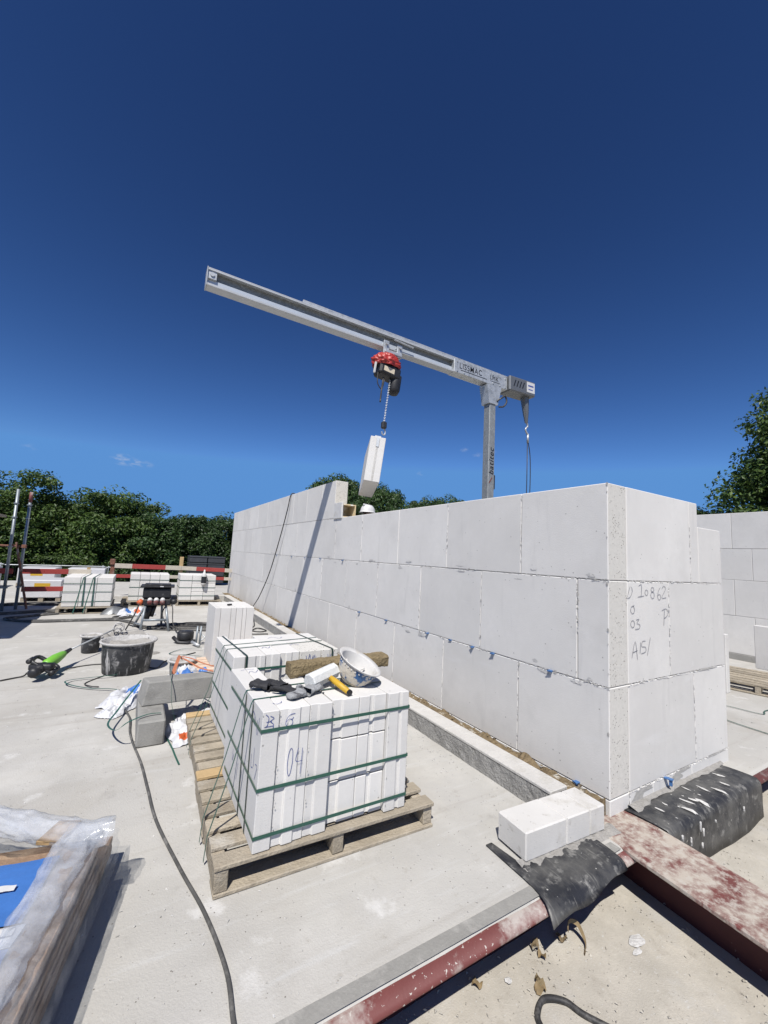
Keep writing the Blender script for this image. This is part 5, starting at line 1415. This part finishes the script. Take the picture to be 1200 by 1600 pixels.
# gadget: submersible pump / vibrator with legs
gd = thing('floor_tool', 'black floor tool with upright grey handles lying behind the squat bucket', 'tool', (.82, 7.75, 0))
mb = MB(); mb.lathe([(0, .03), (.12, .03), (.13, .06), (.13, .16), (.11, .18), (0, .18)], 18, Matrix.Translation((.83, 7.75, 0))); mb.build('body', M_BLACKPL, gd, True)
mb = MB(); mb.tube([(.64, 7.70, .10), (.72, 7.62, .02), (.85, 7.55, .02), (.98, 7.62, .03)], .03, 8); mb.build('skid', M_BLACKPL, gd, True)
for x in (.965, 1.02):
    mb = MB(); mb.tube([(x, 7.45, .0), (x+.01, 7.48, .30)], .016, 8); mb.build('handle', M_SCAF, gd, True)
mb = MB(); mb.tube([(.90, 7.42, .06), (.99, 7.25, .03)], .025, 8); mb.tube([(1.0, 7.5, .2), (1.10, 7.45, .12), (1.03, 7.4, .08)], .012, 6); mb.build('bracket', M_ZINC, gd, True)

# ------------------------------------------------------------------ concrete blocks and sacks
mb = MB(); mb.box(.135, .335, 3.86, 4.72, 0, .195, .012)
tag(mb.build('concrete_block', M_PRECAST), 'lower grey concrete beam piece lying on the slab, pointing at the camera', 'concrete block')
MQ = Mz((.16, 4.215, .197), R(1.5))
mb = MB(); mb.add([MQ @ Vector(q) for q in ((.0, 0, 0), (1.0, 0, 0), (1.0, .23, 0), (-.03, .23, 0), (.04, .02, .195), (1.0, .02, .195), (1.0, .20, .195), (.0, .20, .195))], [(0, 3, 2, 1), (4, 5, 6, 7), (0, 1, 5, 4), (2, 3, 7, 6), (0, 4, 7, 3), (1, 2, 6, 5)])
o = tag(mb.build('concrete_block', M_PRECAST), 'upper grey concrete beam piece laid across the lower one', 'concrete block')
md = o.modifiers.new('edge', 'BEVEL'); md.width = .01; md.segments = 2
def sack(loc, lx, ly, h, rz, label, seed, stripes, cat='sack', group='empty sacks around the concrete blocks'):
    """crumpled plastic sack; stripes: list of (from, to, material index) along its length"""
    n, m = 46, 34; mb = MB(); v = []; f = []; ms = []
    M = Mz(loc, rz)
    for i in range(n+1):
        for j in range(m+1):
            u, w = i/n-.5, j/m-.5
            ed = (1-(2*abs(u))**3)*(1-(2*abs(w))**3)
            a = noise.noise(Vector((u*4.5+seed, w*4.5, seed))); b = abs(noise.noise(Vector((u*9+seed, w*9, 3)))); c = abs(noise.noise(Vector((u*19, w*19+seed, 5))))
            z = max(0, h*(.35+.7*a)*(.3+.7*ed)+h*.5*(.5-b)+h*.14*(.5-c))*(.25+.75*min(1, ed*2))+.004
            v.append((u*lx*(1+.18*noise.noise(Vector((w*3, seed, 1)))), w*ly*(1+.18*noise.noise(Vector((u*3, seed, 2)))), z))
    for i in range(n):
        for j in range(m):
            a = i*(m+1)+j; f.append((a, a+m+1, a+m+2, a+1))
            u, w = i/n, j/m; k = 0
            for s0, s1, w0, w1, mi in stripes:
                if s0 < u < s1 and w0 < w < w1: k = mi
            ms.append(k)
    o = len(mb.v); mb.v += [tuple(M @ Vector(p)) for p in v]; mb.f += f; mb.m += ms
    ob = mb.build('sack', [M_BAGW, M_BAGB, M_ORANGE], None, True)
    return tag(ob, label, cat, group)
sack((.07, 5.08, 0), .36, .56, .13, R(-25), 'crumpled white sack with blue print under the end of the upper concrete block', 1, ((.3, .6, .55, .8, 1), (.62, .75, .2, .5, 1)))
sack((-.04, 4.74, 0), .22, .30, .07, R(-35), 'small white sack corner with an orange patch, left of the lower concrete block', 5, ((.0, .35, .75, 1, 2),))
sack((.66, 5.28, 0), .52, .52, .24, R(10), 'blue and white sack heaped beside the squat bucket', 2, ((.08, .62, .05, .55, 1), (.68, .9, .2, .7, 1)))
sack((.56, 4.02, 0), .42, .46, .12, R(15), 'white sack with an orange stripe between the concrete blocks and the pallet', 3, ((.1, .75, .10, .26, 2),))
sack((.68, 4.38, 0), .45, .30, .10, R(5), 'dirty white sack under the upper concrete block', 4, ((.7, .85, .3, .8, 2),))
sack((.10, 11.0, 0), .75, .55, .17, R(10), 'white sack with blue and orange print lying behind the power box', 6, ((.2, .32, .1, .9, 1), (.45, .56, .1, .7, 2), (.8, .9, .2, .6, 2)))
mb = MB(); v = []; f = []
for i in range(13):
    for j in range(9):
        u, w = i/12-.5, j/8-.5
        v.append((-.33+u*.5, 11.25+w*.35, .004+max(0, .16*(1-4*u*u)*(1-4*w*w)+.03*fn(u*9, w*9, 8))))
for i in range(12):
    for j in range(8):
        a = i*9+j; f.append((a, a+9, a+10, a+1))
mb.add(v, f); tag(mb.build('grey_sheet', M_BOXGREY, None, True), 'dark grey sheet bundled beside the far strapped blocks', 'sheet')
# orange twisted bag handles
mb = MB(); mb.ribbon(spline([(.40, 4.42, .40), (.43, 4.52, .46), (.47, 4.68, .50), (.50, 4.78, .44)], 8), .03, (.3, -.6, 1)); o = tag(mb.build('orange_sling', M_COPPER), 'short orange sling piece bent over the upper concrete block', 'sling')
o.modifiers.new('thickness', 'SOLIDIFY').thickness = .004
mb = MB(); mb.ribbon(spline([(.50, 4.76, .46), (.56, 4.6, .45), (.64, 4.42, .43), (.78, 4.26, .42)], 8), .016, (0, -.4, 1)); mb.ribbon(spline([(.50, 4.78, .47), (.58, 4.66, .47), (.68, 4.50, .45), (.80, 4.34, .44)], 8), .012, (0, -.4, 1))
o = tag(mb.build('orange_sling', M_COPPER), 'long orange sling trailing towards the second block stack', 'sling'); o.modifiers.new('thickness', 'SOLIDIFY').thickness = .004

# ------------------------------------------------------------------ pallet with leaning slab at the right
pallet((7.25, 2.83, 0), 1.15, 1.15, R(-78), 'low empty pallet on the slab in front of the far white wall', nb=7, fresh=False)
mb = MB(); mb.box(8.62, 8.72, 1.75, 2.665, .145, .815, .006)
tag(mb.build('block_slab', M_BLOCK), 'white slab standing upright on the pallet in front of the far wall', 'slab')

# ------------------------------------------------------------------ film-wrapped boards in the near left corner
AN = math.atan2(.98, .195)-math.pi/2          # turn of the pack from the Y axis
FO = Vector((-.005, 2.30, 0))                 # far right corner at the floor
MF = Mz(FO, AN)
fp = thing('wrapped_board_pack', 'pack of brown boards wrapped in clear film with blue print, cut by the picture corner', 'board pack', tuple(FO))
zc_ = .03
for k in range(9):
    mb = MB(); dx = random.uniform(-.008, .004); dy = random.uniform(-.012, .006)
    mb.box(-1.15, -.012+dx, -1.75, (.295-.012*k if k < 4 else -.01)+dy, zc_, zc_+.0262, .002, MF); zc_ += .0275
    mb.build('board', M_CHIP, fp)
for y in (-1.6, -.95, .12):
    mb = MB(); mb.box(-1.15, -.02, y, y+.09, 0, .029, .003, MF); mb.build('bearer', M_WOOD, fp)
mb = MB(); mb.box(-.255, -.155, -.045, .10, .282, .300, .002, MF @ Matrix.Rotation(-.28, 4, 'Z')); mb.build('strand_board_offcut', M_OSB, fp)
# printed film lying on top
def patch(x0, x1, y0, y1, z, mat, name, sd):
    v = []; f = []; n, m = 26, 26
    for i in range(n+1):
        for j in range(m+1):
            x = x0+(x1-x0)*i/n; y = y0+(y1-y0)*j/m
            x += .012*fn(y*9, sd, 1)*(i in (0, n)); y += .012*fn(x*9, sd, 2)*(j in (0, m))
            v.append(MF @ Vector((x, y, z+.006*fn(x*8, y*8, sd)+.003*fn(x*25, y*25, sd))))
    for i in range(n):
        for j in range(m):
            a = i*(m+1)+j; f.append((a, a+m+1, a+m+2, a+1))
    mb = MB(); mb.add(v, f); return mb.build(name, mat, fp, True)
patch(-1.1, -.135, -.40, -.075, .287, M_BAGB, 'printed_panel', 1)
patch(-1.1, -.125, -1.5, -.50, .287, M_BAGB, 'printed_panel', 2)
patch(-1.1, -.122, -.495, -.405, .2865, M_BAGW, 'printed_panel', 3)
patch(-.21, -.14, -.45, -.42, .294, M_STICK, 'torn_label', 4)
patch(-.36, -.22, -.25, -.225, .296, M_STICK, 'torn_label', 5)
# clear film: side skirt with folds fanning to the far corner, rolled far edge, loose tail
v = []; f = []
n, m = 150, 26
for i in range(n+1):
    t = i/n; y = .305-2.0*t
    far = max(0, min(1, (y+.02)/.32))                    # beyond the tall part the film drops to the low boards
    top = .302-(.302-.140)*far**.6
    for j in range(m+1):
        s_ = j/m
        if s_ < .35:
            q = s_/.35; x = -.17+.175*q; z = top+.004*q+.012*far*math.sin(q*3.1)
        else:
            q = (s_-.35)/.65; x = .005+.012*q; z = top+.002-(top-.015)*q
        fold = .006*math.sin(q*13/(1.02-.55*min(1, t*1.2))+2*fn(y*2, 1))+.004*fn(y*24, q*5, 2)
        x += fold*(.2 if s_ < .35 else .8); z += fold*(.7 if s_ < .35 else .2)
        v.append(MF @ Vector((x, y, max(.004, z))))
for i in range(n):
    for j in range(m):
        a = i*(m+1)+j; f.append((a, a+m+1, a+m+2, a+1))
mb = MB(); mb.add(v, f); mb.build('film_skirt', M_FILM, fp, True)
v = []; f = []
n, m = 90, 30
for i in range(n+1):
    t = i/n; x = .03-1.2*t
    for j in range(m):
        a = 6.283*j/m
        rr = .048+.016*fn(x*6, math.cos(a)*2, math.sin(a)*2)+.010*fn(x*20, math.cos(a)*4, math.sin(a)*4)
        v.append(MF @ Vector((x+.01*fn(x*7, a), -.01+.42*max(0, -x-.06)**.85+1.5*rr*math.cos(a), .325+rr*math.sin(a)*.9+.02*math.sin(x*7))))
for i in range(n):
    for j in range(m):
        f.append((i*m+j, i*m+(j+1) % m, (i+1)*m+(j+1) % m, (i+1)*m+j))
mb = MB(); mb.add(v, f); mb.build('film_roll', M_FILMW, fp, True)
v = []; f = []
n, m = 70, 24
for i in range(n+1):
    t = i/n; y = .02-1.05*t
    for j in range(m):
        a = 6.283*j/m
        rr = (.060-.016*t)+.018*fn(y*7, math.cos(a)*2, math.sin(a)*2)+.008*fn(y*22, math.cos(a)*4, math.sin(a)*4)
        v.append(MF @ Vector((-.085-.02*t+1.2*rr*math.cos(a), y, .318+rr*math.sin(a)*.7)))
for i in range(n):
    for j in range(m):
        f.append((i*m+j, i*m+(j+1) % m, (i+1)*m+(j+1) % m, (i+1)*m+j))
mb = MB(); mb.add(v, f); mb.build('film_roll', M_FILMW, fp, True)
v = []; f = []
n, m = 40, 40
for i in range(n+1):
    for j in range(m+1):
        u, w = i/n, j/m
        x = -.95+.86*u; y = .04+.42*(max(0, .89-.86*u))**.85+.40*w*(1-.35*u)
        z = .31*(1-w)**1.6+.012+.05*abs(fn(x*6, y*6, 4))+.02*fn(x*20, y*20, 5)+.09*math.sin(w*3.1)*math.exp(-((u-.45)/.16)**2)
        v.append(MF @ Vector((x, y, z)))
for i in range(n):
    for j in range(m):
        a = i*(m+1)+j; f.append((a, a+m+1, a+m+2, a+1))
mb = MB(); mb.add(v, f); mb.build('film_tail', M_FILM, fp, True)
mb = MB(); mb.tube([(-.085, 2.52, .01), (-.055, 2.68, .02)], .005, 6); tag(mb.build('twig', M_BARK), 'thin dark stick lying on the slab behind the wrapped boards', 'stick')

# ------------------------------------------------------------------ leaves and scraps on the lower floor
def leaf(x, y, z, s, rz, label, mat=M_LEAFLITTER):
    v = []; f = []
    for i in range(9):
        t = i/8-.5; w = s*.34*(1-4*t*t)**.6*(1+.4*fn(i, x*10, y*10))
        for k in (-1, 0, 1):
            v.append(Mz((x, y, z), rz) @ Vector((t*s, k*w, .012+.012*abs(k)*math.cos(i+x*9)+.010*fn(t*9, k, x*9)+s*.12*abs(t))))
    for i in range(8):
        for k in range(2):
            a = i*3+k; f.append((a, a+3, a+4, a+1))
    mb = MB(); mb.add(v, f)
    return tag(mb.build('dry_leaf', mat, None, True), label, 'leaf', 'dry leaves on the lower floor')
leaf(1.862, 1.47, -.265, .065, .4, 'curled dry leaf standing near the red edge beam, left of the bent strap', M_INSUL)
leaf(1.852, 1.42, -.265, .045, 1.6, 'small tan leaf lying under the curled leaf by the red edge beam')
leaf(2.02, 1.435, -.268, .055, 2.2, 'crumpled brown leaf scrap below the bent brown strap', M_INSUL)
leaf(1.72, 1.325, -.268, .062, .1, 'flat tan leaf near the black cable end')
leaf(1.735, 1.345, -.262, .05, 1.1, 'dark crumb of leaf lying on the flat tan leaf', M_RAW)
leaf(1.48, 1.47, -.268, .05, 2.6, 'torn tan leaf close under the red edge beam, nearest the picture bottom')
for x, y, a, b, lb in ((2.36, 1.25, .05, .03, 'pale flat mortar spill beside the wide red beam'), (2.30, 1.215, .03, .014, 'small mortar spill beside the larger pale one'), (3.9, 1.12, .06, .02, 'pale mortar splash on the sandy floor past the wide red beam'), (1.62, 1.42, .016, .016, 'round pale mortar disc on the sandy floor')):
    mb = MB(); vs = []
    for k in range(22):
        t = 6.283*k/22; q = 1+.3*fn(math.cos(t)*2+x, math.sin(t)*2, 3)
        vs.append((x+a*q*math.cos(t), y+b*q*math.sin(t), -.262+.002*math.sin(k)))
    mb.add(vs+[(x, y, -.256)], [(k, (k+1) % 22, 22) for k in range(22)])
    tag(mb.build('mortar_spill', M_SMEAR, None, True), lb, 'mortar spill')
for x, y, s in ((1.05, 2.0, .016), (.55, 3.2, .01), (1.9, 2.6, .014), (1.75, 2.2, .012), (2.1, 3.0, .015), (1.3, 1.75, .012), (2.05, 2.45, .02)):
    pass
